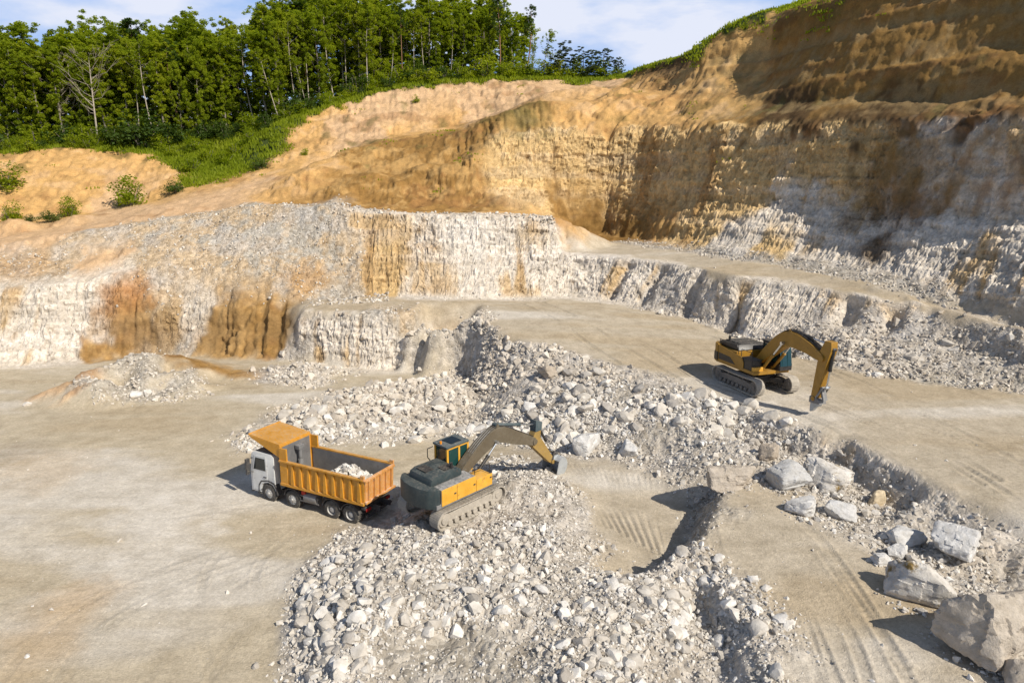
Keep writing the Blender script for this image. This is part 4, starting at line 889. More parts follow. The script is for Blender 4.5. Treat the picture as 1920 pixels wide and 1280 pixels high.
    for yy in (-.17, .17): bk.prism([(7.35, .22), (7.6, .3), (7.95, .3), (7.7, 0), (7.45, -.1)], yy - .03, yy + .03)
    bk = bk.build('bucket', M_BUCK, rt)
    for i in range(5):
        yy = -.5 + i * .25
        MB().hexa([(7.36, yy - .05, -1.02), (7.36, yy + .05, -1.02), (7.36, yy + .05, -.92), (7.36, yy - .05, -.92), (7.06, yy - .025, -.98), (7.06, yy + .025, -.98), (7.06, yy + .025, -.95), (7.06, yy - .025, -.95)]).build('tooth', M_DARK, bk)
    return rt
dig = make_digger()
_c = (-2.95, 32.0); dig.location = (_c[0], _c[1], ground(*_c) + .18); dig.rotation_euler = (R(2), R(-1.5), R(46.5))

def make_big_digger():
    rt = empty('excavator'); tag(rt, 'ochre and black digger parked alone on the upper bench with arm lowered', 'excavator')
    for s in (1, -1): track(rt, s * 1.38, 5.0, 1.08, .62, M_TRACKL, M_TRACK, s)
    u = MB().box((0, 0, .72), (1.9, 2.1, .44)).cyl((0, 0, .95), (0, 0, 1.3), .82, 28)
    for sx in (1, -1):
        for sy in (1, -1): u.box((sx * 1.1, sy * .85, .68), (1.1, .42, .32), Matrix.Rotation(sx * sy * .6, 3, 'Z'))
    u.build('undercarriage', M_CATB, rt, .03)
    MB().box((-.4, 0, 1.4), (4.2, 2.8, .22)).build('turntable_deck', M_CATY, rt, .02)
    pr = [(-2.3, -1.45), (-2.7, -1.4), (-3.05, -1.05), (-3.2, 0), (-3.05, 1.05), (-2.7, 1.4), (-2.3, 1.45)]
    cw = MB().prism(pr, 1.32, 2.62, 'xy').build('counterweight', M_CATY, rt, .08, True)
    MB().prism([(-2.28, -1.4), (-2.3, -1.475), (-2.72, -1.425), (-3.085, -1.06), (-3.235, 0), (-3.085, 1.06), (-2.72, 1.425), (-2.3, 1.475), (-2.28, 1.4), (-3.0, 0)], 1.45, 2.02, 'xy').build('counterweight_band', M_CATB, cw)
    for s in (1, -1):
        sb = MB().prism([(-2.28, 1.5), (-2.28, 2.55), (.3, 2.25), (.55, 1.9), (.55, 1.5)], s * 1.36, s * 1.41).build('side_panel', M_CATY, rt, .015)
        MB().prism([(-2.2, 1.55), (-2.2, 2.02), (-.9, 1.96), (-.3, 1.55)], s * 1.412, s * 1.424).build('black_panel', M_CATB, sb)
    MB().box((-1.3, 0, 1.98), (2.0, 2.68, .95)).build('engine_bay', M_CATY, rt, .04)
    hd = MB().prism([(-2.6, 2.5), (-2.5, 2.82), (-.6, 2.86), (-.35, 2.5)], -1.15, 1.15).build('engine_hood', M_CATB, rt, .06, True)
    for i in range(3): MB().box((-2.1 + i * .62, 0, 2.87), (.4, 1.6, .05)).build('hood_grille', M_DARK, hd, .01)
    MB().cyl((-1.9, -.8, 2.8), (-1.9, -.8, 3.2), .09, 12).build('exhaust_pipe', M_CATB, rt)
    MB().box((.75, -.95, 1.85), (1.2, .8, .75)).build('fuel_tank', M_CATB, rt, .06)
    MB().box((1.42, -.95, 1.62), (.3, .75, .3)).build('step_box', M_YEL, rt, .04)
    rl = MB()
    for pl in ([(.2, -1.34, 2.2), (.2, -1.34, 2.75), (1.3, -1.34, 2.75), (1.3, -1.34, 2.0)], [(-2.3, -1.3, 2.6), (-2.3, -1.3, 2.95), (-.2, -1.3, 2.95), (-.2, -1.3, 2.3)], [(-2.3, 1.3, 2.6), (-2.3, 1.3, 2.95), (-.2, 1.3, 2.95), (-.2, 1.3, 2.3)]): rl.tube(pl, .022, 6)
    rl.build('handrail', M_CATB, rt)
    cx0, cx1, cy0, cy1, cz0, cz1 = .1, 1.95, .42, 1.44, 1.5, 3.2
    cab = MB()
    for xx in (cx0 + .06, .95, cx1 - .3):
        for yy in (cy0 + .05, cy1 - .05): cab.box((xx, yy, (cz0 + cz1) / 2), (.1, .09, cz1 - cz0))
    for yy in (cy0 + .05, cy1 - .05): cab.box((.9, yy, cz1 - .05), (1.6, .09, .1)); cab.box((1.0, yy, cz0 + .22), (1.8, .09, .44))
    cab.box((cx0 + .06, .93, cz0 + .35), (.1, .9, .7)); cab.box((cx1 - .06, .93, cz0 + .15), (.1, .94, .3))
    cab = cab.build('cab', M_CATB, rt, .02)
    MB().box((1.0, .93, cz0 + .05), (1.7, .86, .1)).build('cab_floor', M_CATY, cab)
    for yy in (cy0 + .05, cy1 - .05):
        MB().box((.52, yy, 2.55), (.7, .02, 1.05)).build('side_window', M_GLASSG, cab); MB().box((1.3, yy, 2.55), (.58, .02, 1.05)).build('side_window', M_GLASSG, cab)
    MB().prism([(cx1 - .24, cz1 - .06), (cx1 - .02, cz0 + .3), (cx1, cz0 + .3), (cx1 - .22, cz1 - .06)], cy0 + .06, cy1 - .06).build('windscreen', M_TEAL, cab)
    for yy in (.62, 1.05): MB().box((cx1 - .08, yy, 2.3), (.03, .05, 1.0), Matrix.Rotation(-.14, 3, 'Y')).build('screen_bar', M_TEAL, cab)
    MB().box((.85, .93, cz1 + .04), (1.62, 1.02, .1)).build('cab_roof', M_CATB, cab, .03)
    MB().box((.65, .93, 2.1), (.5, .5, .14)).box((.42, .93, 2.45), (.14, .5, .65)).build('seat', M_CATB, cab, .04)
    MB().box((1.8, 1.62, 2.5), (.06, .24, .4)).cyl((1.6, 1.42, 2.6), (1.8, 1.62, 2.6), .02, 6).build('mirror', M_CATB, rt)
    sp = spl([(.6, 2.0), (1.9, 3.2), (3.1, 3.98), (4.6, 3.92), (6.25, 3.45)], 4); nsp = len(sp)
    wd_ = [.46 + .52 * math.sin(math.pi * min(1, i / (nsp - 1) * 1.02)) ** .9 for i in range(nsp)]
    boom = plate_arm(offset_poly(sp, wd_), .3)
    boom.cyl((.6, -.4, 2.0), (.6, .4, 2.0), .22, 16).cyl((6.25, -.36, 3.45), (6.25, .36, 3.45), .2, 16).prism([(3.0, 4.28), (3.3, 4.66), (3.6, 4.33)], -.22, .22)
    boom = boom.build('boom', M_CATY, rt, .025)
    hs = MB()
    for yy in (-.18, -.06, .06, .18): hs.tube([(x_, yy, z_ + wd_[i] / 2 + .09) for i, (x_, z_) in enumerate(sp) if i > 2], .035, 6)
    hs.build('hydraulic_hoses', M_CATB, boom)
    ram('boom_cylinder', (1.3, 0, 1.6), (3.0, 0, 3.7), .1, M_CATY, rt, .55, (-.44, .44))
    ram('stick_cylinder', (3.3, 0, 4.56), (6.65, 0, 4.3), .11, M_CATB, boom, .55)
    st = plate_arm([(6.35, 4.55), (6.85, 4.55), (6.9, 4.1), (6.65, 3.2), (6.05, .85), (5.85, .72), (5.62, .85), (5.9, 3.2), (6.0, 3.85)], .24)
    st.cyl((5.85, -.3, .85), (5.85, .3, .85), .15, 14)
    st = st.build('stick', M_CATY, rt, .025)
    ram('tool_cylinder', (6.85, 0, 4.1), (6.6, 0, 1.7), .1, M_CATB, st, .55)
    MB().box((6.32, .26, 1.35), (.1, .06, .95), Matrix.Rotation(.55, 3, 'Y')).box((6.32, -.26, 1.35), (.1, .06, .95), Matrix.Rotation(.55, 3, 'Y')).box((6.42, 0, 1.28), (.12, .3, .85), Matrix.Rotation(-.35, 3, 'Y')).build('tool_link', M_DECK, st, .01)
    # quick coupler and a single-shank ripper resting on the ground
    qc = MB().prism([(5.55, .95), (5.75, 1.0), (6.35, .86), (6.42, .62), (5.55, .55)], -.26, .26)
    qc = qc.build('quick_coupler', M_DECK, rt, .02)
    MB().prism([(5.58, .7), (6.3, .7), (6.2, .42), (5.95, .30), (5.78, .06), (5.62, -.06), (5.52, -.02), (5.52, .36)], -.13, .13).build('ripper_tooth', M_BUCK, rt, .03)
    return rt
big = make_big_digger()
_c = (16.7, 46.1); big.location = (_c[0], _c[1], ground(*_c) + .02); big.rotation_euler = (0, 0, math.atan2(-.94, .32))
# ------------------------------------------------------------------ stones
def hull_proto(seed, n=15):
    rg = np.random.default_rng(seed); d = rg.normal(size=(n, 3)); d /= np.linalg.norm(d, axis=1, keepdims=True)
    d *= rg.uniform(.82, 1.08, (n, 1)); d *= np.array([1, rg.uniform(.65, .95), rg.uniform(.5, .8)])
    bm = bmesh.new()
    for p in d: bm.verts.new(p)
    r = bmesh.ops.convex_hull(bm, input=bm.verts[:])
    bmesh.ops.delete(bm, geom=[e for e in r['geom_interior'] if isinstance(e, bmesh.types.BMVert)], context='VERTS')
    bmesh.ops.triangulate(bm, faces=bm.faces[:])
    bm.verts.index_update()
    v = np.array([p.co[:] for p in bm.verts]); f = np.array([[q.index for q in fc.verts] for fc in bm.faces]); bm.free(); return v, f
HP = [hull_proto(100 + i, 12 + i % 5) for i in range(28)]
def rot_mats(n, tilt=1.0):
    q = RNG.normal(size=(n, 4)); q[:, 1:3] *= tilt; q /= np.linalg.norm(q, axis=1, keepdims=True); w_, a, b, c = q.T
    return np.stack([1 - 2 * (b * b + c * c), 2 * (a * b - c * w_), 2 * (a * c + b * w_), 2 * (a * b + c * w_), 1 - 2 * (a * a + c * c), 2 * (b * c - a * w_), 2 * (a * c - b * w_), 2 * (b * c + a * w_), 1 - 2 * (a * a + b * b)], 1).reshape(n, 3, 3)
def stone_mesh(name, P, S, mat, protos=HP):
    n = len(P); pr = RNG.integers(0, len(protos), n); Rm = rot_mats(n, .6); vs, fs, ts = [], [], []; o_ = 0
    tint = RNG.random(n)
    for k, (v, f) in enumerate(protos):
        ix = np.nonzero(pr == k)[0]
        if not len(ix): continue
        q = np.einsum('nij,vj->nvi', Rm[ix], v) * S[ix][:, None, None] + P[ix][:, None, :]
        m = len(v); vs.append(q.reshape(-1, 3)); fs.append((f[None] + (np.arange(len(ix)) * m)[:, None, None]).reshape(-1, 3) + o_); ts.append(np.repeat(tint[ix], m)); o_ += len(ix) * m
    return np_mesh(name, np.concatenate(vs), np.concatenate(fs), mat, {'tint': np.concatenate(ts)}, False)
M_ST = stone_material('pale_limestone', (.37, .34, .30), (.56, .52, .455), (.70, .675, .63))
M_STF = stone_material('distant_pale_limestone', (.36, .325, .28), (.53, .47, .39), (.66, .62, .55))

def in_poly(px, py, poly):
    r = np.zeros(len(px), bool); n = len(poly)
    for i in range(n):
        (xa, ya), (xb, yb) = poly[i], poly[(i + 1) % n]
        c = ((ya > py) != (yb > py)) & (px < (xb - xa) * (py - ya) / (yb - ya + 1e-12) + xa); r ^= c
    return r
def world_poly(pl, z): return [Pz(a, b, z)[:2] for a, b in pl]
# candidates, denser near the viewer
def scatter(n, r0, r1, smin, smax, pw, dens, seed_r=None):
    a = RNG.uniform(R(-40), R(40), n); t = RNG.random(n); r = r0 * (r1 / r0) ** t
    xs, ys = r * np.sin(a), r * np.cos(a)
    z0 = samp(CH[..., :1], xs, ys)[:, 0]; Wt = weights(xs, ys, z0); k = {c: Wt[:, i] for i, c in enumerate(CLS)}
    p = dens(k, xs, ys, z0); keep = RNG.random(n) < p
    xs, ys = xs[keep], ys[keep]
    s = np.minimum(smax, smin * RNG.random(len(xs)) ** -pw) 
    return xs, ys, s
clump = lambda x_, y_, f, sd: np.clip(.55 + 1.3 * fbm(x_ * f, y_ * f, 0 * x_, sd, 3), 0, 1)
ALL = []
# near heap, big stones
ALL.append(scatter(42000, 19, 46, .075, .31, .40, lambda k, a, b, z0: np.clip(k['R'] * 1.3 - .1, 0, 1) * clump(a, b, .35, 201)))
ALL.append(scatter(45000, 19, 50, .04, .13, .35, lambda k, a, b, z0: np.clip(k['R'] * 1.0 + k['G'] * .5, 0, 1)))
# slopes and piles further off
ALL.append(scatter(90000, 42, 82, .10, .55, .40, lambda k, a, b, z0: np.clip(k['R'] * 1.25 - .15, 0, 1) * clump(a, b, .3, 203)))
ALL.append(scatter(60000, 55, 98, .09, .25, .35, lambda k, a, b, z0: k['G'] * np.where((a < 8) & (b > 66), .35, .75) + .25 * k['R'] + .05 * k['W'] * (z0 < 10)))
# loose stones on floors near the heaps
ALL.append(scatter(24000, 20, 75, .025, .16, .5, lambda k, a, b, z0: (k['F'] + k['T']) * np.clip(.07 * clump(a, b, .25, 207) + .35 * (k['R'] + k['G']), 0, 1)))
xs, ys, ss = [np.concatenate(q) for q in zip(*ALL)]
# stone pile behind the truck and row of stones on the bench end
def pile(n, poly, z0, smin, smax, pw):
    w_ = np.array(world_poly(poly, z0)); lo, hi = w_.min(0), w_.max(0)
    a = RNG.uniform(lo[0], hi[0], n * 3); b = RNG.uniform(lo[1], hi[1], n * 3); m = in_poly(a, b, w_); a, b = a[m][:n], b[m][:n]
    return a, b, np.minimum(smax, smin * RNG.random(len(a)) ** -pw)
EX = [pile(900, [(495, 815), (560, 822), (640, 818), (760, 808), (835, 798), (885, 788), (900, 740), (860, 722), (800, 724), (700, 736), (620, 760), (545, 790)], .3, .2, .5, .3),
      pile(160, [(560, 572), (640, 560), (730, 555), (730, 566), (640, 570)], 5.25, .15, .4, .3), pile(140, [(500, 710), (560, 672), (640, 668), (700, 690), (640, 710)], .3, .15, .42, .3),
      pile(60, [(240, 752), (300, 742), (400, 735), (330, 752)], .2, .12, .4, .4),
      pile(420, [(570, 1275), (545, 1180), (560, 1080), (660, 1010), (720, 1000), (700, 1100), (680, 1275)], .8, .12, .36, .4)]
cw_ = [PY(*c) for c in CW if 600 < c[0] < 1050]
q_ = RNG.random(260) * (len(cw_) - 1); a_ = np.array([np.array(cw_[int(t)]) + (np.array(cw_[int(t) + 1]) - np.array(cw_[int(t)])) * (t % 1) for t in q_])
EX.append((a_[:, 0], a_[:, 1] + RNG.normal(.35, .5, 260), np.minimum(.34, .14 * RNG.random(260) ** -.3)))
xs = np.concatenate([xs] + [e[0] for e in EX]); ys = np.concatenate([ys] + [e[1] for e in EX]); ss = np.concatenate([ss] + [e[2] for e in EX])
# keep machines' footprints and the drag surface free of stones
def clear(cx, cy, rz, lx, ly, ox=0):
    c, s = math.cos(rz), math.sin(rz); u = (xs - cx) * c + (ys - cy) * s - ox; v = -(xs - cx) * s + (ys - cy) * c
    return ~((abs(u) < lx) & (abs(v) < ly))
m = clear(dig.location.x, dig.location.y, dig.rotation_euler.z, 2.4, 1.65) & clear(big.location.x, big.location.y, big.rotation_euler.z, 2.8, 1.9) & clear(truck.location.x, truck.location.y, truck.rotation_euler.z, 4.9, 1.5, -3)
xs, ys, ss = xs[m], ys[m], ss[m]
zs = surfv(xs, ys) + ss * RNG.uniform(-.25, .3, len(xs))
gxx, gyy = grad(xs, ys); ok = np.hypot(gxx, gyy) < 1.9
xs, ys, zs, ss = xs[ok], ys[ok], zs[ok], ss[ok]
pxx, pyy, dd = project(xs, ys, zs); inview = (pxx > 5) & (pxx < 1915) & (pyy > 380) & (pyy < 1275)
app = np.where(inview, ss * FPX / dd, 0)
NBIG = 280
order = np.argsort(-app); bigi = order[:NBIG]; rest = np.ones(len(xs), bool); rest[bigi] = False
print('STONES', len(xs), 'smallest big', app[bigi[-1]])
near = np.hypot(xs, ys) < 48
for nm, msk, mat, lab in (('rubble', rest & near, M_ST, 'loose pale limestone rubble covering the near heap and floor'), ('rubble', rest & ~near, M_STF, 'loose pale limestone rubble on the far slopes and scree')):
    o = link(nm, stone_mesh(nm, np.c_[xs, ys, zs][msk], ss[msk], mat)); tag(o, lab, 'rubble', kind='stuff')

# rounded, chipped rocks: chopped by random planes, then roughened
def rock_mesh(name, seed, mat, sub=3, dims=(1, 1, 1), planes=11, k=14, rough=.06, cuts=()):
    rg = np.random.default_rng(seed); bm = bmesh.new(); bmesh.ops.create_icosphere(bm, subdivisions=sub, radius=1)
    n = rg.normal(size=(planes, 3)); n /= np.linalg.norm(n, axis=1, keepdims=True); d = rg.uniform(.62, .9, planes)
    n = np.vstack([n, [[0, 0, 1], [0, 0, -1], [1, 0, 0], [-1, 0, 0], [0, 1, 0], [0, -1, 0]]]); d = np.r_[d, np.full(6, .97)]
    for cn, cd in cuts: n = np.vstack([n, np.array(cn) / np.linalg.norm(cn)]); d = np.r_[d, cd]
    v = np.array([p.co[:] for p in bm.verts]); dt = np.maximum(v @ n.T, 1e-6) / d
    r = (dt ** k).sum(1) ** (-1 / k); v = v * r[:, None]
    so_ = seed * 3.7
    v *= (1 + rough * fbm(v[:, 0] * 1.6 + so_, v[:, 1] * 1.6, v[:, 2] * 1.6, seed, 5, .6) + rough * .5 * cellhash(v[:, 0] * 3 + so_, v[:, 1] * 3, v[:, 2] * 4, seed))[:, None]
    v *= np.array(dims)
    for p, q in zip(bm.verts, v): p.co = q
    me = bpy.data.meshes.new(name); bm.to_mesh(me); bm.free(); me.materials.append(mat)
    me.polygons.foreach_set('use_smooth', np.ones(len(me.polygons), bool)); me.set_sharp_from_angle(angle=R(24)); return me
RP = [rock_mesh('rock', 300 + i, M_ST, 2, (1, RNG.uniform(.7, .95), RNG.uniform(.5, .8)), 7, 30, .05) for i in range(14)]
for i in bigi:
    o = link('rock', RP[RNG.integers(0, len(RP))]); o.location = (xs[i], ys[i], zs[i]); o.scale = (ss[i] * 1.05,) * 3
    o.rotation_euler = (RNG.uniform(-.7, .7), RNG.uniform(-.7, .7), RNG.uniform(0, 6.28))
    px_, py_ = pxx[i], pyy[i]
    if dd[i] > 46: lab, g = 'pale limestone rock among the rubble far beyond the dump truck', 'rocks among the distant rubble'
    elif py_ < 900 and px_ < 1320: lab, g = 'pale limestone rock on the rubble slope below the upper bench', 'rocks on the slope below the bench'
    elif px_ > 1290 and py_ > 0 and px_ > 1290 + max(0, (py_ - 1040)) * .55: lab, g = 'pale limestone rock among the boulders beside the dirt ramp', 'rocks beside the dirt ramp'
    else: lab, g = 'pale limestone rock lying in the near rubble heap', 'rocks of the near rubble heap'
    tag(o, lab, 'rock', g)

# the big boulders, each with its own shape
M_B1 = stone_material('tan_boulder', (.42, .36, .29), (.49, .43, .355), (.54, .48, .40), None, .9)
M_B2 = stone_material('grey_white_boulder', (.46, .455, .44), (.54, .53, .51), (.60, .59, .565), None, .6)
M_B3 = stone_material('lichen_boulder', (.48, .46, .43), (.56, .53, .48), (.60, .57, .52), (.22, .15, .055), .6)
M_B4 = stone_material('yellow_boulder', (.46, .36, .22), (.52, .42, .28), (.56, .47, .33), None, .5)
BO = [  # px, py of the centre, ground height, width px, height px, depth ratio, turn, material, label
    (1361, 890, 2.0, 88, 66, .8, .3, M_B1, 'smooth tan boulder block alone at the top end of the dirt ramp'),
    (1471, 886, 2.2, 82, 54, .8, .2, M_B2, 'bluish white boulder between the tan block and the lichen-stained boulder'),
    (1546, 872, 2.2, 92, 70, .7, -.4, M_B3, 'white boulder with a brown stain on its front, highest of the ramp boulders'),
    (1651, 899, 2.2, 54, 44, .5, .8, M_B4, 'tilted yellowish slab leaning against the bench bank'),
    (1503, 948, 2.05, 58, 34, .8, .1, M_B2, 'low grey boulder below the bluish white one, beside the ramp'),
    (1572, 946, 2.05, 60, 40, .7, -.3, M_B2, 'wedge shaped white boulder in the gravel below the stained boulder'),
    (1550, 902, 2.15, 40, 22, .7, .5, M_B3, 'small pale boulder tucked in front of the stained boulder'),
    (1683, 1022, 1.95, 44, 36, .8, .9, M_B2, 'grey boulder lying on the gravel above the double-coloured boulder'),
    (1655, 1044, 1.95, 36, 28, .8, .2, M_B2, 'small grey boulder at the foot of the gravel strip'),
    (1722, 1092, 1.9, 108, 92, .75, -.5, M_B3, 'large white and brown boulder touching the biggest boulder'),
    (1856, 1170, 1.85, 158, 172, .85, .4, M_B1, 'biggest boulder, a rounded beige block by the ramp'),
    (1915, 1262, 1.8, 70, 80, .8, 0, M_B1, 'beige boulder cut off by the bottom right corner'),
    (1095, 792, 2.2, 64, 48, .8, .5, M_B2, 'grey boulder stuck in the rubble slope beyond the digger bucket'),
    (836, 684, .0, 44, 36, .8, .3, M_B1, 'brownish boulder at the foot of the low quarry face'),
    (1180, 820, 1.8, 44, 30, .8, 1., M_B2, 'half buried boulder in the rubble slope above the drag marks'),
    (1030, 700, 3.0, 40, 28, .8, .7, M_B1, 'tan boulder near the rim of the upper bench rubble'),
    (1700, 985, 2.0, 66, 50, .8, .3, M_B2, 'broad pale boulder half buried in the bench bank'),
    (1790, 1000, 2.1, 90, 70, .8, .9, M_B2, 'big pale boulder half buried under the edge of the bench'),
    (1440, 838, 2.5, 46, 34, .8, .2, M_B1, 'tan boulder on the gravel above the bluish white boulder'),
    (1412, 1087, 1.9, 20, 15, .8, .1, M_ST, 'white stone lying on the dirt ramp, first of a pair'),
    (1437, 1101, 1.9, 22, 11, .6, .7, M_ST, 'flat white stone lying on the dirt ramp beside the whiter one'),
    (1345, 1053, 1.8, 22, 14, .8, .7, M_ST, 'dark sided stone at the edge of the dirt ramp'),
    (479, 1248, 0, 16, 11, .8, .4, M_ST, 'single white stone alone on the pit floor'),
    (258, 745, 0, 22, 17, .8, .4, M_ST, 'white rock at the foot of the spoil mound, the one further from the wall'),
    (276, 738, .2, 16, 14, .8, 1.4, M_ST, 'white rock at the foot of the spoil mound, the smaller one'),
    (52, 757, 0, 13, 9, .8, .4, M_ST, 'small white rock alone before the spoil mound'),
]
BOULD = []
for i, (px_, py_, g, wp, hp, dr, tz, mat, lab) in enumerate(BO):
    x_, y_, _ = Pz(px_, py_ + hp * .28, g); d_ = project(x_, y_, g)[2]; sc_ = d_ / FPX
    a_ = wp * sc_ / 2 * 1.08; h_ = hp * sc_ / 2 * 1.02
    hero = wp > 28
    me = rock_mesh('boulder' if hero else 'rock', 500 + i * 3, mat, 5 if wp > 80 else 4 if hero else 3, (a_, a_ * dr, h_), 10, 22, .10)
    o = link('boulder' if hero else 'rock', me); o.location = (x_, y_, (min(surf(x_, y_), g + .35) if px_ < 900 else surf(x_, y_)) + h_ * .55); o.rotation_euler = (RNG.uniform(-.1, .1), RNG.uniform(-.1, .1), tz)
    tag(o, lab, 'boulder' if hero else 'rock'); BOULD.append(o)
# chips and small stones banked against the boulders
cx_, cy_, cs_ = [], [], []
for o_, b_ in zip(BOULD, BO):
    if b_[3] < 28: continue
    a_ = b_[3] * project(o_.location.x, o_.location.y, o_.location.z)[2] / FPX / 2; n = int(26 + 34 * a_); t = RNG.uniform(0, 6.28, n); r_ = a_ * RNG.uniform(.85, 1.45, n)
    cx_.append(o_.location.x + r_ * np.cos(t)); cy_.append(o_.location.y + r_ * .9 * np.sin(t)); cs_.append(np.minimum(.22, .05 * RNG.random(n) ** -.5))
cx_, cy_, cs_ = map(np.concatenate, (cx_, cy_, cs_)); o = link('rubble', stone_mesh('rubble', np.c_[cx_, cy_, surfv(cx_, cy_) + cs_ * .2], cs_, M_ST)); tag(o, 'stone chips banked around the feet of the boulders', 'rubble', kind='stuff')
# load in the tipper
n = 420; c_, s_ = math.cos(truck.rotation_euler.z), math.sin(truck.rotation_euler.z)
lx = RNG.normal(-4.7, .8, n).clip(-6.3, -3.0); ly = RNG.normal(0, .45, n).clip(-.95, .95)
lz = 1.5 + 1.05 * np.exp(-((lx + 4.7) / 1.3) ** 2 - (ly / .95) ** 2) * RNG.uniform(.75, 1.0, n)
P3 = np.c_[truck.location.x + lx * c_ - ly * s_, truck.location.y + lx * s_ + ly * c_, lz]
o = link('rubble', stone_mesh('rubble', P3, np.minimum(.3, .12 * RNG.random(n) ** -.35), M_ST)); tag(o, 'heap of pale stones loaded in the orange tipper body', 'rubble', kind='stuff')
# ------------------------------------------------------------------ trees
M_LF = leaf_material('fresh_leaves', (.14, .19, .014), (.28, .34, .018), (.40, .42, .03), .6)
M_LD = leaf_material('dark_leaves', (.03, .06, .012), (.065, .11, .016), (.11, .16, .025), .35)
M_LG = leaf_material('grey_green_leaves', (.04, .06, .022), (.08, .11, .04), (.12, .15, .055), .3)
M_BK = bark_material('grey_bark', (.10, .085, .065), (.30, .26, .21))
M_BP = bark_material('pale_bark', (.26, .22, .17), (.48, .42, .34))
M_BR = bark_material('red_bark', (.16, .085, .045), (.30, .17, .10))
def tube_np(path, rad, n=7):
    path = np.array(path, float); V_, F_ = [], []
    for i, p in enumerate(path):
        t = path[min(i + 1, len(path) - 1)] - path[max(i - 1, 0)]; t /= np.linalg.norm(t) + 1e-9
        a = np.cross(t, [0.3, .9, .2]); a /= np.linalg.norm(a) + 1e-9; b = np.cross(t, a)
        for k in range(n): an = 2 * math.pi * k / n; V_.append(p + rad[i] * (a * math.cos(an) + b * math.sin(an)))
    for i in range(len(path) - 1):
        for k in range(n): F_.append((i * n + k, i * n + (k + 1) % n, (i + 1) * n + (k + 1) % n, (i + 1) * n + k))
    return np.array(V_), np.array(F_)
def leaves_np(rg, centres, radii, per, size, droop=.3):
    """leaf sprays: pointed quads through each clump's volume"""
    C, T = [], []
    for (c, r) in zip(centres, radii):
        n = max(6, int(per * (r / 1.0) ** 2)); d = rg.normal(size=(n, 3)); d /= np.linalg.norm(d, axis=1, keepdims=True)
        C.append(c + d * r * (rg.random((n, 1)) ** .45) * np.array([1, 1, .75])); T.append(np.full(n, rg.random()) * .7 + .3 * rg.random(n))
    C = np.concatenate(C); T = np.concatenate(T); n = len(C)
    a = rg.normal(size=(n, 3)); a[:, 2] = a[:, 2] * .5 - droop; a /= np.linalg.norm(a, axis=1, keepdims=True)
    b = np.cross(a, rg.normal(size=(n, 3)) * .6 + np.array([0, 0, 1.])); b /= np.linalg.norm(b, axis=1, keepdims=True) + 1e-9
    s = size * rg.uniform(.6, 1.35, (n, 1))
    q = np.stack([C - a * s * .5, C + b * s * .32 - a * s * .05, C + a * s * .55, C - b * s * .32 - a * s * .05], 1)
    return q.reshape(-1, 3), np.arange(4 * n).reshape(n, 4), np.repeat(T, 4)
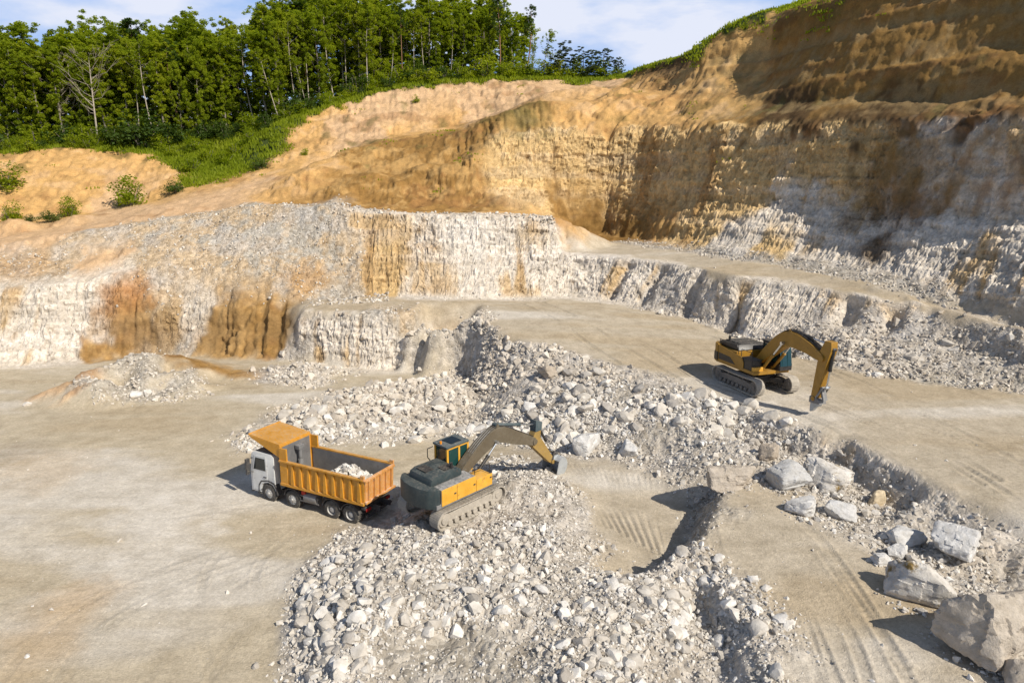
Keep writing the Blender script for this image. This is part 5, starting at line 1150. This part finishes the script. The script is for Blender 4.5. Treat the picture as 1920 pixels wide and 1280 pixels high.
def make_proto(kind, seed):
    """unit-free prototype about 18 m tall; returns trunk mesh, crown mesh"""
    rg = np.random.default_rng(seed); H = 18.0
    bend = rg.normal(0, .55, 2); lean = rg.normal(0, .5, 2) if kind != 'lean' else np.array([-4.2, -.6])
    def ax(t): return np.array([lean[0] * t + bend[0] * math.sin(t * 3), lean[1] * t + bend[1] * math.sin(t * 2.4), H * t])
    TV, TF, o_ = [], [], 0
    def addt(path, rad, n=7):
        nonlocal o_
        v, f = tube_np(path, rad, n); TV.append(v); TF.append(f + o_); o_ += len(v)
    r0 = {'pine': .2, 'thin': .13, 'lean': .15, 'bare': .2}.get(kind, .2)
    ts = np.linspace(0, .97, 14); addt([ax(t) - (np.array([0, 0, .6]) if t == 0 else 0) for t in ts], [r0 * (1 - t) ** .8 + .025 for t in ts], 8)
    cen, rad = [], []
    lo = {'leafy': .05, 'column': .03, 'thin': .5, 'pine': .6, 'lean': .45, 'bare': .35, 'round': .04}[kind]
    nl = {'leafy': 34, 'column': 30, 'thin': 20, 'pine': 14, 'lean': 18, 'bare': 30, 'round': 26}[kind]
    for i in range(nl):
        t = lo + (.97 - lo) * ((i + rg.random()) / nl); p = ax(t); an = rg.uniform(0, 6.28)
        if kind == 'column': L_ = (1.9 - 1.1 * t) * rg.uniform(.7, 1.2)
        elif kind == 'leafy': L_ = (1.5 + 2.2 * math.sin(math.pi * min(1, (t + .15) * .85))) * rg.uniform(.6, 1.15)
        elif kind == 'round': L_ = (2.0 + 3.2 * math.sin(math.pi * t ** .8)) * rg.uniform(.7, 1.1)
        elif kind == 'pine': L_ = (3.0 - 2.2 * (t - lo) / (1 - lo)) * rg.uniform(.6, 1.1)
        elif kind == 'bare': L_ = (1.6 + 3.4 * math.sin(math.pi * (t - lo) / (1 - lo) * .9 + .2)) * rg.uniform(.6, 1.15)
        else: L_ = (1.0 + 1.8 * math.sin(math.pi * (t - lo) / (1 - lo))) * rg.uniform(.6, 1.2)
        rise = {'pine': .05, 'bare': 1.1}.get(kind, .55)
        e = p + np.array([math.cos(an) * L_, math.sin(an) * L_, L_ * rise * rg.uniform(.5, 1.2)])
        mid = (p + e) / 2 + np.array([0, 0, -.12 * L_]) + rg.normal(0, .1 * L_, 3) * (1 if kind == 'bare' else .4)
        rb = max(.03, r0 * .42 * (1 - t) ** .5); addt([p, mid, e], [rb, rb * .65, rb * .25], 5)
        if kind == 'bare':
            for q in range(5):
                bs = mid + (e - mid) * rg.random(); ee = bs + rg.normal(0, .55, 3) + np.array([math.cos(an), math.sin(an), 1.1]) * rg.uniform(.5, 1.2); addt([bs, (bs + ee) / 2 + rg.normal(0, .08, 3), ee], [.028, .022, .012], 4)
            if rg.random() < .25: cen.append(e); rad.append(.55)
            continue
        for f_ in ((.55, 1.0) if kind != 'column' else (.4, .85)):
            cen.append(p + (e - p) * f_ + rg.normal(0, .25, 3)); rad.append({'column': .85, 'thin': .75, 'lean': .75, 'pine': .8}.get(kind, 1.05) * rg.uniform(.6, 1.25))
    top = ax(.97); cen.append(top); rad.append(.7)
    if kind in ('leafy', 'column', 'thin', 'lean'):
        for q in range(9): cen.append(ax(rg.uniform(.78, .97)) + rg.normal(0, 1.0 if kind == 'leafy' else .7, 3)); rad.append(rg.uniform(.6, 1.0))
    if kind in ('leafy', 'column'):
        for q in range(8): cen.append(ax(rg.uniform(.1, .9)) + rg.normal(0, .5, 3)); rad.append(rg.uniform(.5, 1.0))
    if kind == 'round': cen += [c + rg.normal(0, 1.2, 3) for c in cen[:26]]; rad += list(rg.uniform(.8, 1.3, 26))
    per = {'leafy': 190, 'column': 230, 'round': 200, 'thin': 120, 'lean': 110, 'pine': 150, 'bare': 60}[kind]
    if kind != 'bare':                                              # break every clump into several smaller sprays
        c2 = []; r2 = []
        for c, r in zip(cen, rad):
            for q in range(3): c2.append(c + rg.normal(0, .55, 3) * r * np.array([1, 1, 1.25])); r2.append(r * rg.uniform(.32, .72))
        cen, rad = c2, r2; per *= 1.9
    lv, lf, lt = leaves_np(rg, cen, rad, per, .27 if kind != 'pine' else .26)
    lm = {'pine': M_LD, 'round': M_LG}.get(kind, M_LF); bk = {'pine': M_BR, 'thin': M_BP, 'lean': M_BP, 'bare': M_BP}.get(kind, M_BK)
    return np_mesh('trunk', np.concatenate(TV), np.concatenate(TF), bk, None, True), np_mesh('crown', lv, lf, lm, {'tint': lt}, False)
KINDS = {k: [make_proto(k, 700 + 31 * j + len(k)) for j in range(n)] for k, n in (('leafy', 4), ('column', 3), ('thin', 2), ('pine', 2), ('lean', 1), ('bare', 2), ('round', 2))}
KLAB = dict(leafy='broadleaf tree in fresh green leaf, foliage down to the ground, in the wood', column='narrow green tree clothed in foliage from top to bottom, in the wood', thin='slender pale trunked tree with a light crown at the edge of the wood',
            pine='tall reddish trunked pine with a dark high crown in the wood', round='rounded grey green tree')
def tree(kind, j, x_, y_, h, rz, label, group=None, wid=1.0):
    t, c = KINDS[kind][j % len(KINDS[kind])]
    e = empty({'pine': 'pine_tree', 'bare': 'bare_tree'}.get(kind, 'tree'), (x_, y_, ground(x_, y_) - .1), rz); k = h / 18.0; e.scale = (k * wid, k * wid, k)
    link('trunk', t, e); link('crown', c, e); tag(e, label, 'tree', group); return e
SKY = [(-120, 20), (0, 45), (60, 80), (120, 75), (200, 68), (300, 50), (380, 58), (430, 66), (480, 30), (540, 8), (600, -12), (700, -20), (760, 8), (820, -20), (880, -8), (940, 2), (1000, 40), (1012, 70)]
def sky_at(p): return float(np.interp(p, [a for a, _ in SKY], [b for _, b in SKY]))
def fg_at(p): return float(np.interp(p, [a for a, _, _ in FG], [b for _, b, _ in FG])), float(np.interp(p, [a for a, _, _ in FG], [c for _, _, c in FG]))
rg = np.random.default_rng(5)
def put(px_, Y, kind, top_py, label, group=None, wid=1.0, j=None, rz=None):
    x_ = (px_ - 960) / FPX * Y * 1.04; 
    for _ in range(3): x_ = (px_ - 960) / FPX * (Y * CP_ - (ground(x_, Y) - CAMZ) * SP_)
    g = ground(x_, Y); dx, dy, dz = ray(px_, top_py); h = CAMZ + dz / dy * Y - g
    return tree(kind, int(rg.integers(0, 9)) if j is None else j, x_, Y, max(3, h), rg.uniform(0, 6.28) if rz is None else rz, label, group, wid)
G1 = 'trees of the wood edge'
for row, (dy, step) in enumerate(((1.5, 27), (5, 28), (10, 29), (17, 31))):
    p = -90 + row * 9
    while p < 1015 - row * 6:
        yb, Yb = fg_at(p); kd = rg.choice(['leafy', 'column', 'thin', 'pine'], p=[.36, .46, .14, .04] if row < 2 else [.6, .3, .06, .04])
        if row == 0 and p > 620: kd = rg.choice(['leafy', 'thin', 'column', 'pine'], p=[.3, .4, .2, .1])
        tp = sky_at(p) + rg.normal(8, 16) + (26 if row == 0 else 8 if row == 1 else 0)
        if row == 0 and 440 < p < 500: p += step; continue
        put(p, Yb + dy + rg.uniform(-.8, .8), kd, tp, KLAB[kd], G1 if kd in ('leafy', 'column') else ('slender trees of the wood edge' if kd == 'thin' else 'pines in the wood'), rg.uniform(.8, 1.15) * (.85 if row == 0 else 1.15))
        p += step * rg.uniform(.7, 1.3)
# trees one can tell apart
put(185, 114.6, 'bare', 100, 'wide bare pale tree with spreading leafless limbs at the wood edge', j=0, rz=.5)
put(112, 115, 'bare', 110, 'tall bare tree, the one nearer the end of the wood away from the cliff', j=1, rz=2.2)
put(525, 118, 'lean', 95, 'pale slender tree leaning over the green gully', j=0, rz=.15)
put(578, 120.5, 'lean', 110, 'slender leaning tree beside the one over the gully', j=0, rz=.6)
put(690, 125.5, 'thin', 20, 'slender pale tree with a forked bright trunk above the ochre bank', j=0)
put(938, 132, 'pine', -5, 'tall red trunked pine near the end of the wood', j=0)
put(985, 132, 'pine', 8, 'last tall pine of the wood, standing against the sky', j=1)
put(1015, 132.5, 'lean', 55, 'leaning tree with a wispy crown against the sky', j=0, rz=math.pi + .2)
for p, t, Y, l in ((1052, 82, 139, 'rounded grey green tree just past the end of the wood'), (1092, 92, 140, 'rounded grey green tree, middle one past the end of the wood'), (1132, 92, 141, 'rounded grey green tree next to the ochre rim, last of the row'), (1160, 118, 141, 'small thin bush tree at the notch below the sky')):
    put(p, Y - 8, 'round', t, l, None, 1.9 if p < 1150 else 1.3)

# shrubs and ground cover
def shrub_mesh(seed, mat, r=1.0, n=24, per=210, size=.17):
    rg_ = np.random.default_rng(seed); cen = [np.array([rg_.normal(0, .5), rg_.normal(0, .5), abs(rg_.normal(.75, .4))]) * r for _ in range(n)]
    cen += [np.array([rg_.normal(0, .35), rg_.normal(0, .35), rg_.uniform(1.2, 1.9)]) * r for _ in range(4)]
    return np_mesh('foliage', *(lambda v, f, t: (v, f, mat, {'tint': t}))(*leaves_np(rg_, cen, rg_.uniform(.3, .6, len(cen)) * r, per, size)), smooth=False)
def stem_mesh(seed):
    rg_ = np.random.default_rng(seed); V_, F_, o_ = [], [], 0
    for _ in range(7):
        e = np.array([rg_.normal(0, .5), rg_.normal(0, .5), rg_.uniform(.8, 1.6)]); v, f = tube_np([np.array([0, 0, -.1]), e * .5 + rg_.normal(0, .08, 3), e], [.04, .03, .012], 5); V_.append(v); F_.append(f + o_); o_ += len(v)
    return np_mesh('stems', np.concatenate(V_), np.concatenate(F_), M_BK)
SB = [shrub_mesh(40 + i, M_LF) for i in range(3)]; SBD = [shrub_mesh(60 + i, M_LD) for i in range(2)]; SM = [stem_mesh(80 + i) for i in range(2)]
def shrub(px_, py_, Y, r, label, group=None, dark=False, wid=1):
    x_, y_, z_ = PY(px_, py_, Y); e = empty('shrub', (x_, y_, ground(x_, y_) - .05), rg.uniform(0, 6.28)); e.scale = (r * wid, r * wid, r)
    link('foliage', (SBD if dark else SB)[int(rg.integers(0, 2))], e); link('stems', SM[int(rg.integers(0, 2))], e); tag(e, label, 'shrub', group)
shrub(240, 372, 96.2, 2.1, 'biggest green bush on the ochre slope, with two tops')
shrub(131, 393, 93, 1.3, 'upright small bush on the ochre slope below the cut')
shrub(20, 400, 91, 1.3, 'small bush at the foot of the ochre slope, lower of a pair')
shrub(12, 362, 98, 1.7, 'broad bush part way up the ochre cut, upper of a pair', None, False, 1.4)
shrub(55, 412, 90.5, .6, 'tiny bush between the two at the foot of the ochre slope', None, True)
shrub(95, 415, 89.5, .75, 'low scrubby bush under the upright one', None, True, 1.6)
shrub(330, 368, 98, .9, 'low olive bush where the ochre cut meets the track', None, True, 1.5)
shrub(572, 295, 105.5, .6, 'small green bush on the ochre bank above the haul track')
shrub(490, 318, 103, .8, 'low bush beside the haul track', None, True, 1.6)
shrub(780, 190, 121, .6, 'small bush halfway up the pink bank')
for p in np.arange(-60, 1170, 27):
    yb, Yb = fg_at(p); shrub(p + rg.uniform(-8, 8), yb, Yb - rg.uniform(0, 1.2), rg.uniform(.9, 2.0), 'leafy understorey shrub at the foot of the wood', 'shrubs at the foot of the wood', rg.random() < .5, 1.2)
for p in np.arange(-60, 1000, 24):
    yb, Yb = fg_at(p); yc, Yc = float(np.interp(p, [-60, 60, 220, 300, 340, 420, 500, 600, 700, 850, 1010], [294, 282, 283, 290, 300, 290, 250, 206, 176, 154, 150])), float(np.interp(p, [-60, 290, 400, 500, 600, 700, 850, 1010], [106, 111, 112, 111, 118.5, 123.5, 127.5, 128.5]))
    k = rg.uniform(.1, .8); Y_ = Yc + (Yb - Yc) * k; shrub(p + rg.uniform(-9, 9), yc + (yb - yc) * k, Y_, rg.uniform(.5, 1.3), 'low shrub on the grass strip between the wood and the pit rim', 'shrubs on the grass strip', rg.random() < .35, 1.3)
shrub(262, 268, 113.5, 3.0, 'large dark bush standing out from the foot of the wood', None, True, 1.2)
for p, q, Y in ((470, 262, 113), (390, 300, 110), (420, 305, 108), (440, 285, 111), (360, 320, 106)): shrub(p, q, Y, 1.1, 'leafy shrub in the green gully beside the ochre cut', 'shrubs in the green gully', False, 1.4)
# grass: tufts of blades wherever the ground is green
def grass():
    n = 60000; a = RNG.uniform(R(-44), R(44), n); r = RNG.uniform(85, 150, n); gx_, gy_ = r * np.sin(a), r * np.cos(a); z0 = samp(CH[..., :1], gx_, gy_)[:, 0]
    Wt = weights(gx_, gy_, z0); v_ = Wt[:, CLS.index('V')]; cl = Wt[:, CLS.index('O')] + Wt[:, CLS.index('B')] * (np.abs(gx_) < 60)
    p_ = np.where(v_ > .4, 1, np.where(v_ > .1, .35, np.clip(fbm(gx_ * .2, gy_ * .2, 0 * gx_, 303, 3) - .28, 0, 1) * .22 * (z0 > 16)))
    k = RNG.random(n) < p_; gx_, gy_, z0, v_ = gx_[k], gy_[k], z0[k], v_[k]; zz = surfv(gx_, gy_)
    m_ = 9; n = len(gx_); C = np.repeat(np.c_[gx_, gy_, zz], m_, 0) + np.c_[RNG.normal(0, .35, n * m_), RNG.normal(0, .35, n * m_), np.zeros(n * m_)]
    h = RNG.uniform(.15, .45, (n * m_, 1)) * np.repeat(np.clip(.5 + v_, .5, 1.2) * np.where(gx_ > 14, .55, 1), m_)[:, None]; d = RNG.normal(size=(n * m_, 3)) * .35; d[:, 2] = 1; an = RNG.uniform(0, 6.28, n * m_); b = np.c_[np.cos(an), np.sin(an), 0 * an] * .10
    q = np.stack([C - b - [0, 0, .1], C + b - [0, 0, .1], C + d * h + b * .35, C + d * h - b * .35], 1).reshape(-1, 3)
    t = np.repeat(np.repeat(np.clip(.45 + .5 * fbm(gx_ * .12, gy_ * .12, 0 * gx_, 305, 3), 0, 1), m_) * .7 + .3 * RNG.random(n * m_), 4)
    o = link('grass', np_mesh('grass', q, np.arange(len(q)).reshape(-1, 4), M_LF, {'tint': t}, False)); tag(o, 'rough green grass along the rim of the pit and in the gully', 'grass', kind='stuff')
grass()
# ------------------------------------------------------------------ light, sky, view
SUN_AZ, SUN_EL = math.atan2(.75, -.66), R(40)
sd = Vector((math.sin(SUN_AZ) * math.cos(SUN_EL), math.cos(SUN_AZ) * math.cos(SUN_EL), math.sin(SUN_EL)))
sun = bpy.data.lights.new('sun', 'SUN'); sun.energy = 5.0; sun.angle = R(.53); sun.color = (1, .93, .82)
so = bpy.data.objects.new('sun', sun); COL.objects.link(so); so.rotation_euler = sd.to_track_quat('Z', 'Y').to_euler(); so.location = (30, -30, 60)
wd = bpy.data.worlds.new('World'); SC.world = wd; wd.use_nodes = True; nt = wd.node_tree
sky = N(nt, 'ShaderNodeTexSky', sky_type='NISHITA', sun_disc=False, sun_elevation=SUN_EL, sun_rotation=SUN_AZ)
tc = N(nt, 'ShaderNodeTexCoord'); mp = N(nt, 'ShaderNodeMapping'); mp.inputs['Scale'].default_value = (2.2, 2.2, 6.5); mp.inputs['Rotation'].default_value = (0, R(14), R(20))
nt.links.new(tc.outputs['Generated'], mp.inputs[0])
n1 = noise(nt, mp.outputs[0], 1.5, 7, .55)
f = ramp(nt, n1, [(.45, (.04, .04, .04)), (.61, (1, 1, 1))])
sx = N(nt, 'ShaderNodeSeparateXYZ'); nt.links.new(tc.outputs['Generated'], sx.inputs[0])
lowf = ramp(nt, sx.outputs[2], [(.24, (1, 1, 1)), (.40, (.16, .16, .16))])
base_sky = mixc(nt, ramp(nt, sx.outputs[2], [(.22, (.85, .85, .85)), (.42, (.1, .1, .1))]), sky.outputs[0], (5.0, 8.5, 15.6))
f = mixc(nt, 1.0, f, lowf, 'MULTIPLY')
c = mixc(nt, f, base_sky, (12.2, 12.9, 15.0))
nt.links.new(c, nt.nodes['Background'].inputs[0]); nt.nodes['Background'].inputs[1].default_value = .06
SC.view_settings.view_transform = 'Standard'; SC.view_settings.look = 'None'; SC.view_settings.gamma = 1; SC.view_settings.exposure = .1
SC.cycles.max_bounces = 5; SC.cycles.diffuse_bounces = 3; SC.cycles.transparent_max_bounces = 6
